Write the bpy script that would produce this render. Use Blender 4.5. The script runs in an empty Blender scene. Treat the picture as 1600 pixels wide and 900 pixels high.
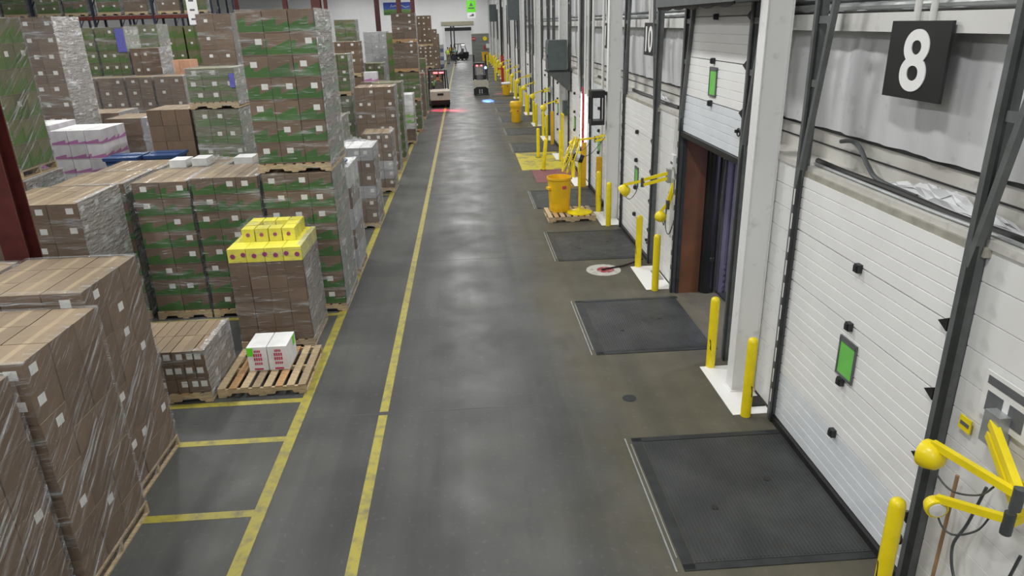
import bpy, math, random
from mathutils import Vector, Matrix
random.seed(7)
SC = bpy.context.scene
COL = SC.collection
PI = math.pi

# ------------------------------------------------------------------ camera
def look_matrix(yaw, pitch, roll, loc):
    cy, sy = math.cos(yaw), math.sin(yaw)
    fwd = Vector((sy*math.cos(pitch), cy*math.cos(pitch), -math.sin(pitch)))
    r = Vector((cy, -sy, 0)); u = r.cross(fwd)
    c, s = math.cos(roll), math.sin(roll)
    R, U = c*r + s*u, -s*r + c*u
    return Matrix(((R.x, U.x, -fwd.x, loc[0]), (R.y, U.y, -fwd.y, loc[1]), (R.z, U.z, -fwd.z, loc[2]), (0, 0, 0, 1)))
cam_d = bpy.data.cameras.new('camera')
cam = bpy.data.objects.new('camera', cam_d); COL.objects.link(cam)
cam_d.sensor_fit = 'HORIZONTAL'; cam_d.sensor_width = 36.0
cam_d.lens = 36.0*1095.4/1600.0
cam_d.clip_end = 400
cam.matrix_world = look_matrix(math.radians(3.222), math.radians(20.72), math.radians(-1.587), (0, 0, 4.6))
SC.camera = cam

# ------------------------------------------------------------------ world, exposure
world = bpy.data.worlds.new('world'); SC.world = world
world.use_nodes = True
world.node_tree.nodes['Background'].inputs[0].default_value = (0.75, 0.8, 0.9, 1)
world.node_tree.nodes['Background'].inputs[1].default_value = 0.3
vs = SC.view_settings
vs.view_transform = 'Standard'; vs.look = 'None'; vs.gamma = 1.0; vs.use_curve_mapping = False
vs.exposure = 0.0

# ------------------------------------------------------------------ lamps of the hall (under the roof, inside high-bay fixtures built further down)
CEIL = 9.6
LAMP_W = 290.0
LAMP_SPOTS = [(x, y) for x in (-0.3, -7.4, -15.0) for y in (-20.0, -12.5, -5.0, 2.4, 9.9, 17.4, 25.0, 33.0, 41.5, 50.0, 58.5, 67.5, 76.5, 85.5, 96.0) if not (x < -8 and y < 5)]
LAMP_SPOTS += [(x, y) for x in (-24.0,) for y in (9.0, 24.0, 40.5, 58.5)]
for i, (x, y) in enumerate(LAMP_SPOTS):
    ld = bpy.data.lights.new('high_bay_light', 'AREA'); ld.shape = 'RECTANGLE'; ld.size = 0.5; ld.size_y = 1.3
    ld.energy = LAMP_W; ld.color = (1.0, 1.0, 0.985)
    lo = bpy.data.objects.new('high_bay_light', ld); COL.objects.link(lo); lo.location = (x, y, CEIL-0.62)

# ------------------------------------------------------------------ materials
MATS = {}
def nt_new(name):
    m = bpy.data.materials.new(name); m.use_nodes = True
    return m, m.node_tree, m.node_tree.nodes['Principled BSDF']
def N(nt, t, **kw):
    n = nt.nodes.new(t)
    for k, v in kw.items():
        if k in n.inputs: n.inputs[k].default_value = v
        else: setattr(n, k, v)
    return n
def ramp(nt, fac, stops):
    r = nt.nodes.new('ShaderNodeValToRGB')
    e = r.color_ramp.elements
    while len(e) < len(stops): e.new(0.5)
    for i, (p, c) in enumerate(stops):
        e[i].position = p; e[i].color = (c, c, c, 1) if isinstance(c, (int, float)) else (*c, 1)
    nt.links.new(fac, r.inputs[0]); return r.outputs[0]
def noise(nt, scale, detail=3, stretch=None, coord='Object', rough=0.5):
    tc = nt.nodes.new('ShaderNodeTexCoord'); src = tc.outputs[coord]
    if stretch:
        mp = nt.nodes.new('ShaderNodeMapping'); mp.inputs['Scale'].default_value = stretch
        nt.links.new(src, mp.inputs[0]); src = mp.outputs[0]
    n = N(nt, 'ShaderNodeTexNoise', Scale=scale, Detail=detail, Roughness=rough)
    nt.links.new(src, n.inputs['Vector']); return n.outputs[0]
def mixc(nt, fac, a, b):
    m = nt.nodes.new('ShaderNodeMix'); m.data_type = 'RGBA'
    for sock, v in ((m.inputs[0], fac), (m.inputs[6], a), (m.inputs[7], b)):
        if isinstance(v, bpy.types.NodeSocket): nt.links.new(v, sock)
        elif isinstance(v, (int, float)): sock.default_value = v
        else: sock.default_value = (*v, 1)
    return m.outputs[2]
def math_n(nt, op, a, b=0.0, c=None):
    m = nt.nodes.new('ShaderNodeMath'); m.operation = op
    for i, v in enumerate((a, b, c)):
        if v is None: continue
        if isinstance(v, bpy.types.NodeSocket): nt.links.new(v, m.inputs[i])
        else: m.inputs[i].default_value = v
    return m.outputs[0]
def bump(nt, b, h, strength=0.2, dist=0.01):
    bn = N(nt, 'ShaderNodeBump', Strength=strength, Distance=dist)
    nt.links.new(h, bn.inputs['Height']); nt.links.new(bn.outputs[0], b.inputs['Normal'])
def plain(name, c, rough=0.5, metal=0.0, var=0.12, scale=6.0, bmp=0.0, stretch=None):
    """paint / plastic / metal with a little procedural wear"""
    m, nt, b = nt_new(name)
    n = noise(nt, scale, 4, stretch)
    f = ramp(nt, n, [(0.3, 0.0), (0.7, 1.0)])
    lo = tuple(max(0, x*(1-var)) for x in c); hi = tuple(min(1, x*(1+var)) for x in c)
    nt.links.new(mixc(nt, f, lo, hi), b.inputs['Base Color'])
    b.inputs['Roughness'].default_value = rough; b.inputs['Metallic'].default_value = metal
    if bmp: bump(nt, b, n, bmp)
    MATS[name] = m; return m
def glow(name, c, s):
    m, nt, b = nt_new(name)
    b.inputs['Base Color'].default_value = (*c, 1); b.inputs['Emission Color'].default_value = (*c, 1)
    b.inputs['Emission Strength'].default_value = s
    MATS[name] = m; return m

def mk_floor():
    m, nt, b = nt_new('concrete')
    tc = nt.nodes.new('ShaderNodeTexCoord'); sp = nt.nodes.new('ShaderNodeSeparateXYZ'); nt.links.new(tc.outputs['Object'], sp.inputs[0])
    base = mixc(nt, ramp(nt, noise(nt, 0.55, 6), [(0.3, 0), (0.7, 1)]), (0.068, 0.07, 0.068), (0.125, 0.126, 0.12))
    # ochre-tinted old concrete by the docks: its own stain
    edge = math_n(nt, 'ADD', sp.outputs[0], math_n(nt, 'MULTIPLY', noise(nt, 0.5, 4), 2.4))
    dockf = ramp(nt, math_n(nt, 'MULTIPLY', edge, 0.2), [(0.40, 0), (0.56, 0.85)])
    base = mixc(nt, dockf, base, mixc(nt, noise(nt, 2.2, 5), (0.085, 0.075, 0.05), (0.15, 0.137, 0.10)))
    # tyre rubber rubbed in along the aisle
    st = ramp(nt, noise(nt, 1.0, 5, (1.6, 0.05, 1)), [(0.45, 0), (0.75, 0.7)])
    base = mixc(nt, st, base, (0.045, 0.047, 0.049))
    st2 = ramp(nt, noise(nt, 2.6, 4, (1.2, 0.22, 1)), [(0.58, 0), (0.78, 0.4)])
    base = mixc(nt, st2, base, (0.05, 0.05, 0.05))
    sp2 = ramp(nt, noise(nt, 14, 3), [(0.6, 0), (0.8, 0.25)])
    base = mixc(nt, sp2, base, (0.22, 0.22, 0.21))
    nt.links.new(base, b.inputs['Base Color'])
    nt.links.new(ramp(nt, noise(nt, 1.4, 5), [(0.3, 0.3), (0.7, 0.5)]), b.inputs['Roughness'])
    bump(nt, b, noise(nt, 9, 4), 0.06, 0.01)
    b.inputs['Specular IOR Level'].default_value = 0.1
    MATS['concrete'] = m
mk_floor()
def mk_worn(name, c, under, lo=0.56, hi=0.7, scale=9, rough=0.45):
    m, nt, b = nt_new(name)
    f = ramp(nt, noise(nt, scale, 5, None, 'Object', 0.65), [(lo, 0), (hi, 0.85)])
    nt.links.new(mixc(nt, f, c, under), b.inputs['Base Color']); b.inputs['Roughness'].default_value = rough
    MATS[name] = m
mk_worn('line_paint', (0.37, 0.32, 0.045), (0.15, 0.14, 0.085), 0.46, 0.7, 7)
mk_worn('pad_paint', (0.55, 0.46, 0.02), (0.14, 0.135, 0.10), 0.5, 0.6, 1.6)
mk_worn('white_plate', (0.82, 0.82, 0.81), (0.55, 0.55, 0.52), 0.62, 0.8, 5)
mk_worn('red_floor', (0.20, 0.055, 0.075), (0.13, 0.07, 0.08), 0.5, 0.75, 3)
mk_worn('red_spot', (0.30, 0.03, 0.04), (0.4, 0.36, 0.33), 0.52, 0.6, 9)
mk_worn('pale_spot', (0.50, 0.49, 0.45), (0.2, 0.19, 0.16), 0.52, 0.66, 7)
def mk_wall(name, c, dirt, streak=0.35):
    m, nt, b = nt_new(name)
    f = ramp(nt, noise(nt, 1.3, 5, (1, 1, 0.25)), [(0.48, 0), (0.8, streak)])
    f2 = ramp(nt, noise(nt, 7, 5), [(0.6, 0), (0.85, streak)])
    nt.links.new(mixc(nt, f2, mixc(nt, f, c, dirt), tuple(x*0.6 for x in dirt)), b.inputs['Base Color'])
    b.inputs['Roughness'].default_value = 0.5
    MATS[name] = m
mk_wall('panel_white', (0.74, 0.74, 0.73), (0.4, 0.39, 0.37))
mk_wall('vinyl', (0.62, 0.63, 0.64), (0.30, 0.30, 0.30), 0.5)
mk_wall('board_dirty', (0.56, 0.55, 0.51), (0.25, 0.23, 0.2), 0.6)
mk_wall('column_white', (0.76, 0.76, 0.75), (0.36, 0.36, 0.35), 0.45)
mk_wall('far_wall', (0.93, 0.93, 0.93), (0.8, 0.8, 0.8), 0.3)
mk_wall('beam_white', (0.68, 0.68, 0.66), (0.4, 0.38, 0.35), 0.4)
plain('door_white', (0.80, 0.80, 0.79), 0.4, 0, 0.04, 2)
plain('door_blue', (0.70, 0.73, 0.76), 0.35, 0, 0.05, 2)
plain('track', (0.085, 0.095, 0.095), 0.45, 0.4, 0.25)
plain('track_light', (0.13, 0.14, 0.14), 0.45, 0.3, 0.2)
plain('track_dark', (0.03, 0.034, 0.034), 0.5, 0.3, 0.3)
plain('rubber', (0.012, 0.012, 0.012), 0.45, 0, 0.3)
plain('black', (0.014, 0.014, 0.015), 0.4, 0, 0.2)
plain('black_gloss', (0.012, 0.013, 0.014), 0.16, 0, 0.2, 2, 0.25)
plain('yellow', (0.80, 0.64, 0.01), 0.32, 0, 0.08)
plain('yellow_bin', (0.78, 0.47, 0.012), 0.4, 0, 0.08)
plain('orange_yellow', (0.72, 0.42, 0.015), 0.4, 0, 0.1)
plain('green_card', (0.16, 0.55, 0.10), 0.5, 0, 0.05)
plain('green_bright', (0.16, 0.75, 0.03), 0.5, 0, 0.05)
plain('white', (0.82, 0.82, 0.82), 0.5, 0, 0.03)
plain('paper', (0.70, 0.70, 0.68), 0.6, 0, 0.05)
plain('ink', (0.11, 0.115, 0.12), 0.6, 0, 0.2)
plain('red_ink', (0.55, 0.05, 0.12), 0.6, 0, 0.2, 30)
plain('red', (0.45, 0.02, 0.02), 0.4, 0, 0.15)
plain('red_steel', (0.085, 0.018, 0.016), 0.45, 0, 0.25)
plain('rack_red', (0.13, 0.022, 0.016), 0.45, 0, 0.2)
plain('rack_blue', (0.018, 0.026, 0.045), 0.5, 0.2, 0.3)
plain('grey_box', (0.10, 0.125, 0.125), 0.45, 0.2, 0.1)
plain('grey_hood', (0.085, 0.095, 0.095), 0.5, 0.1, 0.15)
plain('galv', (0.42, 0.44, 0.44), 0.4, 0.6, 0.15)
plain('grey_panel', (0.20, 0.215, 0.205), 0.5, 0.1, 0.1)
plain('beige', (0.42, 0.38, 0.28), 0.5, 0, 0.1)
plain('truck_beige', (0.55, 0.53, 0.45), 0.4, 0, 0.08)
plain('jamb_brown', (0.13, 0.055, 0.022), 0.4, 0, 0.3, 2)
plain('lavender', (0.30, 0.28, 0.37), 0.5, 0, 0.12, 2)
plain('dark_lavender', (0.11, 0.105, 0.14), 0.5, 0, 0.12, 2)
plain('wood', (0.47, 0.36, 0.215), 0.75, 0, 0.3, 9, 0.15, (1, 5, 5))
plain('wood_dark', (0.33, 0.25, 0.155), 0.8, 0, 0.3, 9, 0.15, (1, 5, 5))
plain('wood_orange', (0.47, 0.28, 0.13), 0.75, 0, 0.25, 9, 0.15, (1, 5, 5))
plain('blue_tote', (0.02, 0.055, 0.16), 0.4, 0, 0.2)
plain('blue_bright', (0.14, 0.14, 0.50), 0.4, 0, 0.2, 20)
plain('vest', (0.55, 0.80, 0.05), 0.7, 0, 0.1)
plain('vest_teal', (0.12, 0.38, 0.30), 0.7, 0, 0.1)
plain('khaki', (0.16, 0.13, 0.055), 0.8, 0, 0.15)
plain('navy', (0.02, 0.025, 0.045), 0.8, 0, 0.15)
plain('skin', (0.40, 0.23, 0.16), 0.6, 0, 0.05)
plain('hair', (0.02, 0.015, 0.012), 0.7, 0, 0.2)
plain('red_cloth', (0.40, 0.03, 0.05), 0.8, 0, 0.15)
plain('joint', (0.075, 0.075, 0.072), 0.6, 0, 0.3, 3)
plain('tape', (0.42, 0.33, 0.22), 0.25, 0, 0.1)
plain('seal_beige', (0.34, 0.33, 0.28), 0.6, 0, 0.2)
plain('rope_brown', (0.28, 0.17, 0.09), 0.8, 0, 0.2)
plain('purple_ink', (0.30, 0.05, 0.17), 0.6, 0, 0.25, 40)
glow('red_light', (1.0, 0.05, 0.06), 14)
glow('blue_light', (0.12, 0.2, 1.0), 14)
glow('white_light', (1.0, 0.98, 0.92), 10)
glow('lamp_face', (1.0, 0.985, 0.95), 5)
glow('daylight', (0.95, 0.98, 1.0), 9)

def mk_plate():
    m, nt, b = nt_new('tread_plate')
    tc = nt.nodes.new('ShaderNodeTexCoord')
    c = mixc(nt, ramp(nt, noise(nt, 1.6, 5), [(0.3, 0), (0.7, 1)]), (0.036, 0.039, 0.040), (0.075, 0.079, 0.079))
    c = mixc(nt, ramp(nt, noise(nt, 4.5, 4), [(0.62, 0), (0.8, 0.5)]), c, (0.10, 0.075, 0.045))
    nt.links.new(c, b.inputs['Base Color']); b.inputs['Metallic'].default_value = 0.35
    nt.links.new(ramp(nt, noise(nt, 5, 3), [(0.3, 0.38), (0.7, 0.6)]), b.inputs['Roughness'])
    MATS['tread_plate'] = m
mk_plate()
def mk_card(name, c, top=None, green=False, print_c=None, amp=0.42, base=0.28):
    """corrugated board; printed designs follow each carton's own faces (generated coordinates)"""
    m, nt, b = nt_new(name)
    oi = nt.nodes.new('ShaderNodeObjectInfo')
    v = ramp(nt, oi.outputs['Random'], [(0, 0.82), (1, 1.12)])
    f = ramp(nt, noise(nt, 5, 4), [(0.3, 0), (0.7, 1)])
    col = mixc(nt, f, tuple(x*0.88 for x in c), tuple(x*1.08 for x in c))
    if green:
        tc = nt.nodes.new('ShaderNodeTexCoord'); s = nt.nodes.new('ShaderNodeSeparateXYZ'); nt.links.new(tc.outputs['Generated'], s.inputs[0])
        along = math_n(nt, 'ADD', s.outputs[0], s.outputs[1])
        wedge = math_n(nt, 'MULTIPLY', math_n(nt, 'FRACT', math_n(nt, 'ADD', math_n(nt, 'MULTIPLY', along, 1.1), oi.outputs['Random'])), amp)
        lim = math_n(nt, 'ADD', wedge, base)
        below = math_n(nt, 'LESS_THAN', s.outputs[2], lim)
        above = math_n(nt, 'GREATER_THAN', s.outputs[2], 0.05)
        gm = math_n(nt, 'MULTIPLY', below, above)
        col = mixc(nt, math_n(nt, 'MULTIPLY', gm, 0.85), col, print_c)
    mu = nt.nodes.new('ShaderNodeMix'); mu.data_type = 'RGBA'; mu.blend_type = 'MULTIPLY'; mu.inputs[0].default_value = 1
    nt.links.new(col, mu.inputs[6]); nt.links.new(v, mu.inputs[7])
    nt.links.new(mu.outputs[2], b.inputs['Base Color']); b.inputs['Roughness'].default_value = 0.7
    MATS[name] = m
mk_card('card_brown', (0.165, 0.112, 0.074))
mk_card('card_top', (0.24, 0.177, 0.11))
mk_card('card_green', (0.165, 0.112, 0.075), green=True, print_c=(0.024, 0.135, 0.016))
mk_card('card_olive', (0.15, 0.145, 0.075), green=True, print_c=(0.07, 0.15, 0.025))
mk_card('card_white', (0.72, 0.72, 0.72))
mk_card('card_pink', (0.66, 0.63, 0.67), green=True, print_c=(0.40, 0.10, 0.33), amp=0.22, base=0.16)
mk_card('card_yellow', (0.78, 0.72, 0.08))
mk_card('card_blue', (0.03, 0.07, 0.18))
mk_card('card_orange', (0.65, 0.35, 0.22))
mk_card('card_grey', (0.42, 0.42, 0.44))
mk_card('bag_green', (0.65, 0.66, 0.62), green=True, print_c=(0.22, 0.55, 0.06))

def mk_wrap(name, base_f, glint_f, stretch, rough=0.22, tilt=0.0, tone=0.62):
    m, nt, b = nt_new(name)
    s1 = noise(nt, 1.0, 4, stretch, 'Object', 0.6)
    s2 = noise(nt, 2.3, 3, (stretch[0]*1.7, stretch[1]*1.7, stretch[2]*2.1), 'Object', 0.6)
    for n_ in nt.nodes:                       # film pulled round the load at a slant, painted glints with it
        if n_.type == 'MAPPING':
            n_.vector_type = 'TEXTURE'; sc_ = n_.inputs['Scale'].default_value; n_.inputs['Scale'].default_value = tuple(1/x for x in sc_); n_.inputs['Rotation'].default_value = (tilt, 0, 0)
    f = ramp(nt, s1, [(0.50, base_f), (0.60, base_f+0.3*(glint_f-base_f)), (0.66, glint_f)])  # film streaks made more opaque to paint pale glints
    g = ramp(nt, s2, [(0.61, 0.0), (0.68, glint_f*0.9)])
    a = math_n(nt, 'MAXIMUM', f, g)
    b.inputs['Base Color'].default_value = (tone, tone*1.01, tone*1.02, 1); b.inputs['Roughness'].default_value = rough
    b.inputs['Specular IOR Level'].default_value = 0.9
    nt.links.new(a, b.inputs['Alpha'])
    bump(nt, b, math_n(nt, 'ADD', s1, s2), 0.9, 0.05)
    MATS[name] = m
mk_wrap('wrap', 0.03, 0.42, (1.2, 1.2, 8), 0.15)
mk_wrap('wrap_dense', 0.12, 0.6, (1.0, 1.0, 7), 0.2)
mk_wrap('wrap_dark', 0.05, 0.72, (1.0, 1.0, 20), 0.1, 0.6, 0.62)
mk_wrap('wrap_side_sheen', 0.42, 0.85, (1.5, 1.5, 5), 0.2)  # paler, denser film copy that paints grazing sheen on right-hand faces
def mk_poster():
    m, nt, b = nt_new('poster_print')
    tc = nt.nodes.new('ShaderNodeTexCoord'); s = nt.nodes.new('ShaderNodeSeparateXYZ'); nt.links.new(tc.outputs['Generated'], s.inputs[0])
    h = math_n(nt, 'ADD', s.outputs[2], math_n(nt, 'MULTIPLY', noise(nt, 1.2, 3), 0.25))
    nt.links.new(ramp(nt, h, [(0.2, (0.03, 0.12, 0.03)), (0.5, (0.16, 0.28, 0.06)), (0.6, (0.05, 0.12, 0.45)), (1.0, (0.02, 0.05, 0.35))]), b.inputs['Base Color'])
    MATS['poster_print'] = m
mk_poster()

# ------------------------------------------------------------------ mesh helpers
class MB:
    def __init__(s): s.v = []; s.f = []; s.m = []
    def add(s, vs_, fs, m=0):
        o = len(s.v); s.v += [tuple(p) for p in vs_]
        for f in fs: s.f.append([o+i for i in f]); s.m.append(m)
        return s
    def box(s, x0, x1, y0, y1, z0, z1, m=0, top=None):
        o = len(s.v)
        s.v += [(x0,y0,z0),(x1,y0,z0),(x1,y1,z0),(x0,y1,z0),(x0,y0,z1),(x1,y0,z1),(x1,y1,z1),(x0,y1,z1)]
        for i, f in enumerate(((0,3,2,1),(4,5,6,7),(0,1,5,4),(1,2,6,5),(2,3,7,6),(3,0,4,7))):
            s.f.append([o+j for j in f]); s.m.append(top if (top is not None and i == 1) else m)
        return s
    def cbox(s, c, d, m=0): return s.box(c[0]-d[0]/2, c[0]+d[0]/2, c[1]-d[1]/2, c[1]+d[1]/2, c[2]-d[2]/2, c[2]+d[2]/2, m)
    def frame_(s, p, q):
        d = (Vector(q)-Vector(p)); L = d.length or 1; d = d/L
        a = Vector((0,0,1)) if abs(d.z) < 0.9 else Vector((1,0,0))
        u = d.cross(a).normalized(); w = u.cross(d).normalized(); return d, u, w
    def cyl(s, p, q, r, r2=None, n=12, m=0, cap=True):
        r2 = r if r2 is None else r2; p = Vector(p); q = Vector(q); d, u, w = s.frame_(p, q); o = len(s.v)
        for c, rr in ((p, r), (q, r2)):
            for i in range(n):
                a = 2*PI*i/n; s.v.append(tuple(c + u*(math.cos(a)*rr) + w*(math.sin(a)*rr)))
        for i in range(n):
            j = (i+1) % n; s.f.append([o+i, o+n+i, o+n+j, o+j][::-1]); s.m.append(m)
        if cap:
            s.f.append([o+i for i in range(n)]); s.m.append(m)
            s.f.append([o+n+i for i in range(n)][::-1]); s.m.append(m)
        return s
    def bar(s, p, q, a, b, m=0):
        """rectangular bar from p to q, section a x b"""
        p = Vector(p); q = Vector(q); d, u, w = s.frame_(p, q); o = len(s.v)
        for c in (p, q):
            for i, j in ((-1,-1),(1,-1),(1,1),(-1,1)): s.v.append(tuple(c + u*(i*a/2) + w*(j*b/2)))
        for f in ((0,1,2,3),(7,6,5,4),(0,4,5,1),(1,5,6,2),(2,6,7,3),(3,7,4,0)): s.f.append([o+k for k in f]); s.m.append(m)
        return s
    def tube(s, pts, r, n=8, m=0):
        P = [Vector(p) for p in pts]; o = len(s.v); K = len(P); pu = None
        for k in range(K):
            d = (P[min(k+1, K-1)]-P[max(k-1, 0)]).normalized()
            if pu is None:
                a = Vector((0,0,1)) if abs(d.z) < 0.9 else Vector((1,0,0)); u = d.cross(a).normalized()
            else: u = (pu - d*pu.dot(d)).normalized()
            pu = u; w = d.cross(u)
            for i in range(n):
                a = 2*PI*i/n; s.v.append(tuple(P[k] + u*(math.cos(a)*r) + w*(math.sin(a)*r)))
        for k in range(K-1):
            for i in range(n):
                j = (i+1) % n; s.f.append([o+k*n+i, o+k*n+j, o+(k+1)*n+j, o+(k+1)*n+i]); s.m.append(m)
        s.f.append([o+i for i in range(n)][::-1]); s.m.append(m)
        s.f.append([o+(K-1)*n+i for i in range(n)]); s.m.append(m)
        return s
    def lathe(s, prof, c=(0,0,0), n=24, m=0):
        o = len(s.v); K = len(prof)
        for r, z in prof:
            for i in range(n):
                a = 2*PI*i/n; s.v.append((c[0]+r*math.cos(a), c[1]+r*math.sin(a), c[2]+z))
        for k in range(K-1):
            for i in range(n):
                j = (i+1) % n; s.f.append([o+k*n+i, o+k*n+j, o+(k+1)*n+j, o+(k+1)*n+i]); s.m.append(m)
        s.f.append([o+i for i in range(n)][::-1]); s.m.append(m)
        s.f.append([o+(K-1)*n+i for i in range(n)]); s.m.append(m)
        return s
    def ring(s, c, axis, R, r, n=28, k=8, m=0):
        c = Vector(c); d = Vector(axis).normalized(); a = Vector((0,0,1)) if abs(d.z) < 0.9 else Vector((1,0,0))
        u = d.cross(a).normalized(); w = u.cross(d); o = len(s.v)
        for i in range(n):
            t = 2*PI*i/n; e = u*math.cos(t)+w*math.sin(t)
            for j in range(k):
                q = 2*PI*j/k; s.v.append(tuple(c + e*(R+r*math.cos(q)) + d*(r*math.sin(q))))
        for i in range(n):
            for j in range(k):
                i2 = (i+1) % n; j2 = (j+1) % k
                s.f.append([o+i*k+j, o+i2*k+j, o+i2*k+j2, o+i*k+j2]); s.m.append(m)
        return s
    def prism(s, pts, axis, a, b, m=0):
        """polygon pts extruded along axis 'x','y' or 'z' from a to b"""
        n = len(pts); o = len(s.v)
        for t in (a, b):
            for p, q in pts: s.v.append({'x': (t,p,q), 'y': (p,t,q), 'z': (p,q,t)}[axis])
        s.f.append([o+i for i in range(n)][::-1]); s.m.append(m); s.f.append([o+n+i for i in range(n)]); s.m.append(m)
        for i in range(n):
            j = (i+1) % n; s.f.append([o+i, o+j, o+n+j, o+n+i]); s.m.append(m)
        return s
    def mesh(s, name, mats, smooth=False):
        me = bpy.data.meshes.new(name); me.from_pydata(s.v, [], s.f)
        for k in ([mats] if isinstance(mats, str) else mats): me.materials.append(MATS[k])
        if not isinstance(mats, str): me.polygons.foreach_set('material_index', s.m)
        if smooth:
            me.polygons.foreach_set('use_smooth', [True]*len(me.polygons))
            try: me.set_sharp_from_angle(angle=math.radians(40))
            except Exception: pass
        me.update(); return me
    def build(s, name, mats, parent=None, smooth=False, loc=None, rotz=0):
        return put(name, s.mesh(name, mats, smooth), parent, loc, rotz)
def curve_pts(pts, n=6):
    P = [Vector(p) for p in pts]; out = []
    for i in range(len(P)-1):
        a, b, c, d = P[max(i-1, 0)], P[i], P[i+1], P[min(i+2, len(P)-1)]
        for j in range(n):
            t = j/n; out.append(0.5*((2*b)+(c-a)*t+(2*a-5*b+4*c-d)*t*t+(3*b-a-3*c+d)*t**3))
    return out+[P[-1]]
def put(name, me, parent=None, loc=None, rotz=0):
    o = bpy.data.objects.new(name, me); COL.objects.link(o)
    if parent: o.parent = parent
    if loc: o.location = loc
    if rotz: o.rotation_euler = (0, 0, rotz)
    return o
def tag(o, label=None, cat=None, group=None, kind=None):
    if label: o['label'] = label
    if cat: o['category'] = cat
    if group: o['group'] = group
    if kind: o['kind'] = kind
    return o
def thing(name, label, cat, loc=(0,0,0), rotz=0, group=None):
    o = bpy.data.objects.new(name, None); COL.objects.link(o); o.location = loc; o.rotation_euler = (0,0,rotz)
    o.empty_display_size = 0.1
    return tag(o, label, cat, group)
def struct(name, mb, mats, label=None):
    o = mb.build(name, mats); o['kind'] = 'structure'
    if label: o['label'] = label
    return o
def copy_tree(o, parent=None):
    c = o.copy(); COL.objects.link(c); c.parent = parent
    for ch in list(o.children): copy_tree(ch, c)
    return c
ORD = ['first','second','third','fourth','fifth','sixth','seventh','eighth','ninth','tenth','eleventh','twelfth','thirteenth','fourteenth','fifteenth','sixteenth','seventeenth','eighteenth','nineteenth','twentieth','twenty-first','twenty-second']
def text_mesh(txt, size, depth, bold, mat):
    cu = bpy.data.curves.new('lettering', 'FONT'); cu.body = txt; cu.size = size; cu.extrude = depth; cu.offset = bold
    cu.align_x = 'CENTER'; cu.align_y = 'CENTER'
    t = bpy.data.objects.new('lettering', cu); COL.objects.link(t)
    dg = bpy.context.evaluated_depsgraph_get(); me = bpy.data.meshes.new_from_object(t.evaluated_get(dg))
    bpy.data.objects.remove(t); bpy.data.curves.remove(cu)
    me.materials.clear(); me.materials.append(MATS[mat]); return me

# ------------------------------------------------------------------ the hall
PIT = 4.36
NB = 22
WX = 3.6                       # face of the dock wall
def yd(k): return 5.85 + PIT*k
def yc(k): return 8.03 + PIT*k
HW = 1.38                      # half width of a dock door
YF = 102.0
floor = struct('floor', MB().box(-34, 18, -24, 130, -0.3, 0), 'concrete', 'grey polished concrete floor with tyre marks')
ceil = struct('ceiling', MB().box(-34, 4.2, -24, YF, CEIL, CEIL+0.2), 'far_wall', 'white warehouse roof deck')
hb = MB().box(-0.3, 0.3, -0.7, 0.7, -0.58, -0.44).box(-0.2, 0.2, -0.5, 0.5, -0.44, -0.36).cyl((0,-0.4,-0.36), (0,-0.4,0), 0.01, n=6).cyl((0,0.4,-0.36), (0,0.4,0), 0.01, n=6).mesh('light_housing', 'white')
for x, y in LAMP_SPOTS: put('light_housing', hb, ceil, (x, y, CEIL))
struct('wall_left', MB().box(-34.2, -34, -24, YF, 0, CEIL), 'far_wall', 'white left wall of the hall')
struct('wall_back', MB().box(-34, 4.2, -24.2, -24, 0, CEIL), 'far_wall', 'white wall behind the camera')
wf = struct('wall_far', MB().box(-34, -2.45, YF, YF+0.3, 0, CEIL).box(1.15, 4.2, YF, YF+0.3, 0, CEIL).box(-2.45, 1.15, YF, YF+0.3, 4.2, CEIL), 'far_wall', 'white end wall with an open doorway')
MB().box(-2.75, -2.45, YF-0.06, YF, 0, 4.5).box(1.15, 1.4, YF-0.06, YF, 0, 4.5).build('door_frame', 'white', wf)
MB().box(-2.9, 1.5, YF-0.12, YF, 4.45, 4.95).build('lintel_board', 'beige', wf)
MB().box(-2.45, 1.15, YF-0.02, YF+0.25, 3.75, 4.2).build('rolled_curtain', 'black', wf)
for i in range(30):            # ribs of the sheeted end wall
    x = -20 + i*0.75
    if x < 1: MB().box(x, x+0.06, YF-0.025, YF, 5.2, CEIL).build('cladding_rib', 'far_wall', wf)
# room beyond the doorway
wr = struct('wall_room', MB().box(-6, -5.8, YF+0.3, 118, 0, 5).box(5, 5.2, YF+0.3, 118, 0, 5).box(-6, 5.2, 118, 118.2, 0, 5).box(-6, 5.2, YF+0.3, 118.2, 5, 5.2), 'far_wall', 'white walls of the room beyond the far doorway')
ld = bpy.data.lights.new('room_light', 'AREA'); ld.shape = 'RECTANGLE'; ld.size = 1.2; ld.size_y = 4; ld.energy = 500
lo = bpy.data.objects.new('room_light', ld); COL.objects.link(lo); lo.location = (-0.5, 110, 4.9)

# painted lines and patches are parts of the floor
for pts in [(-2.36, -2.23, -6, 96), ]:
    MB().box(pts[0], pts[1], pts[2], pts[3], 0, 0.003).build('painted_line', 'line_paint', floor)
for y0, y1 in [(-6, 7.82), (7.9, 96)]:
    MB().box(-1.29, -1.18, y0, y1, 0, 0.003).build('painted_line', 'line_paint', floor)
for y, w in [(1.8, .11), (3.2, .11), (4.6, .11), (6.03, .11), (7.4, .11), (8.33, .11), (11.28, .11), (14.3, .11), (17.4, .11), (20.3, .11)]:
    MB().box(-9.5, -2.36, y-w/2, y+w/2, 0, 0.003).build('painted_line', 'line_paint', floor)
tag(MB().box(1.75, 3.3, 23.1, 26.4, 0, 0.004).build('painted_pad', 'pad_paint', floor), 'worn yellow painted pad on the floor')
tag(MB().box(2.05, 3.55, 21.1, 23.08, 0, 0.004).build('painted_pad', 'red_floor', floor), 'dark red painted pad on the floor')
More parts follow.
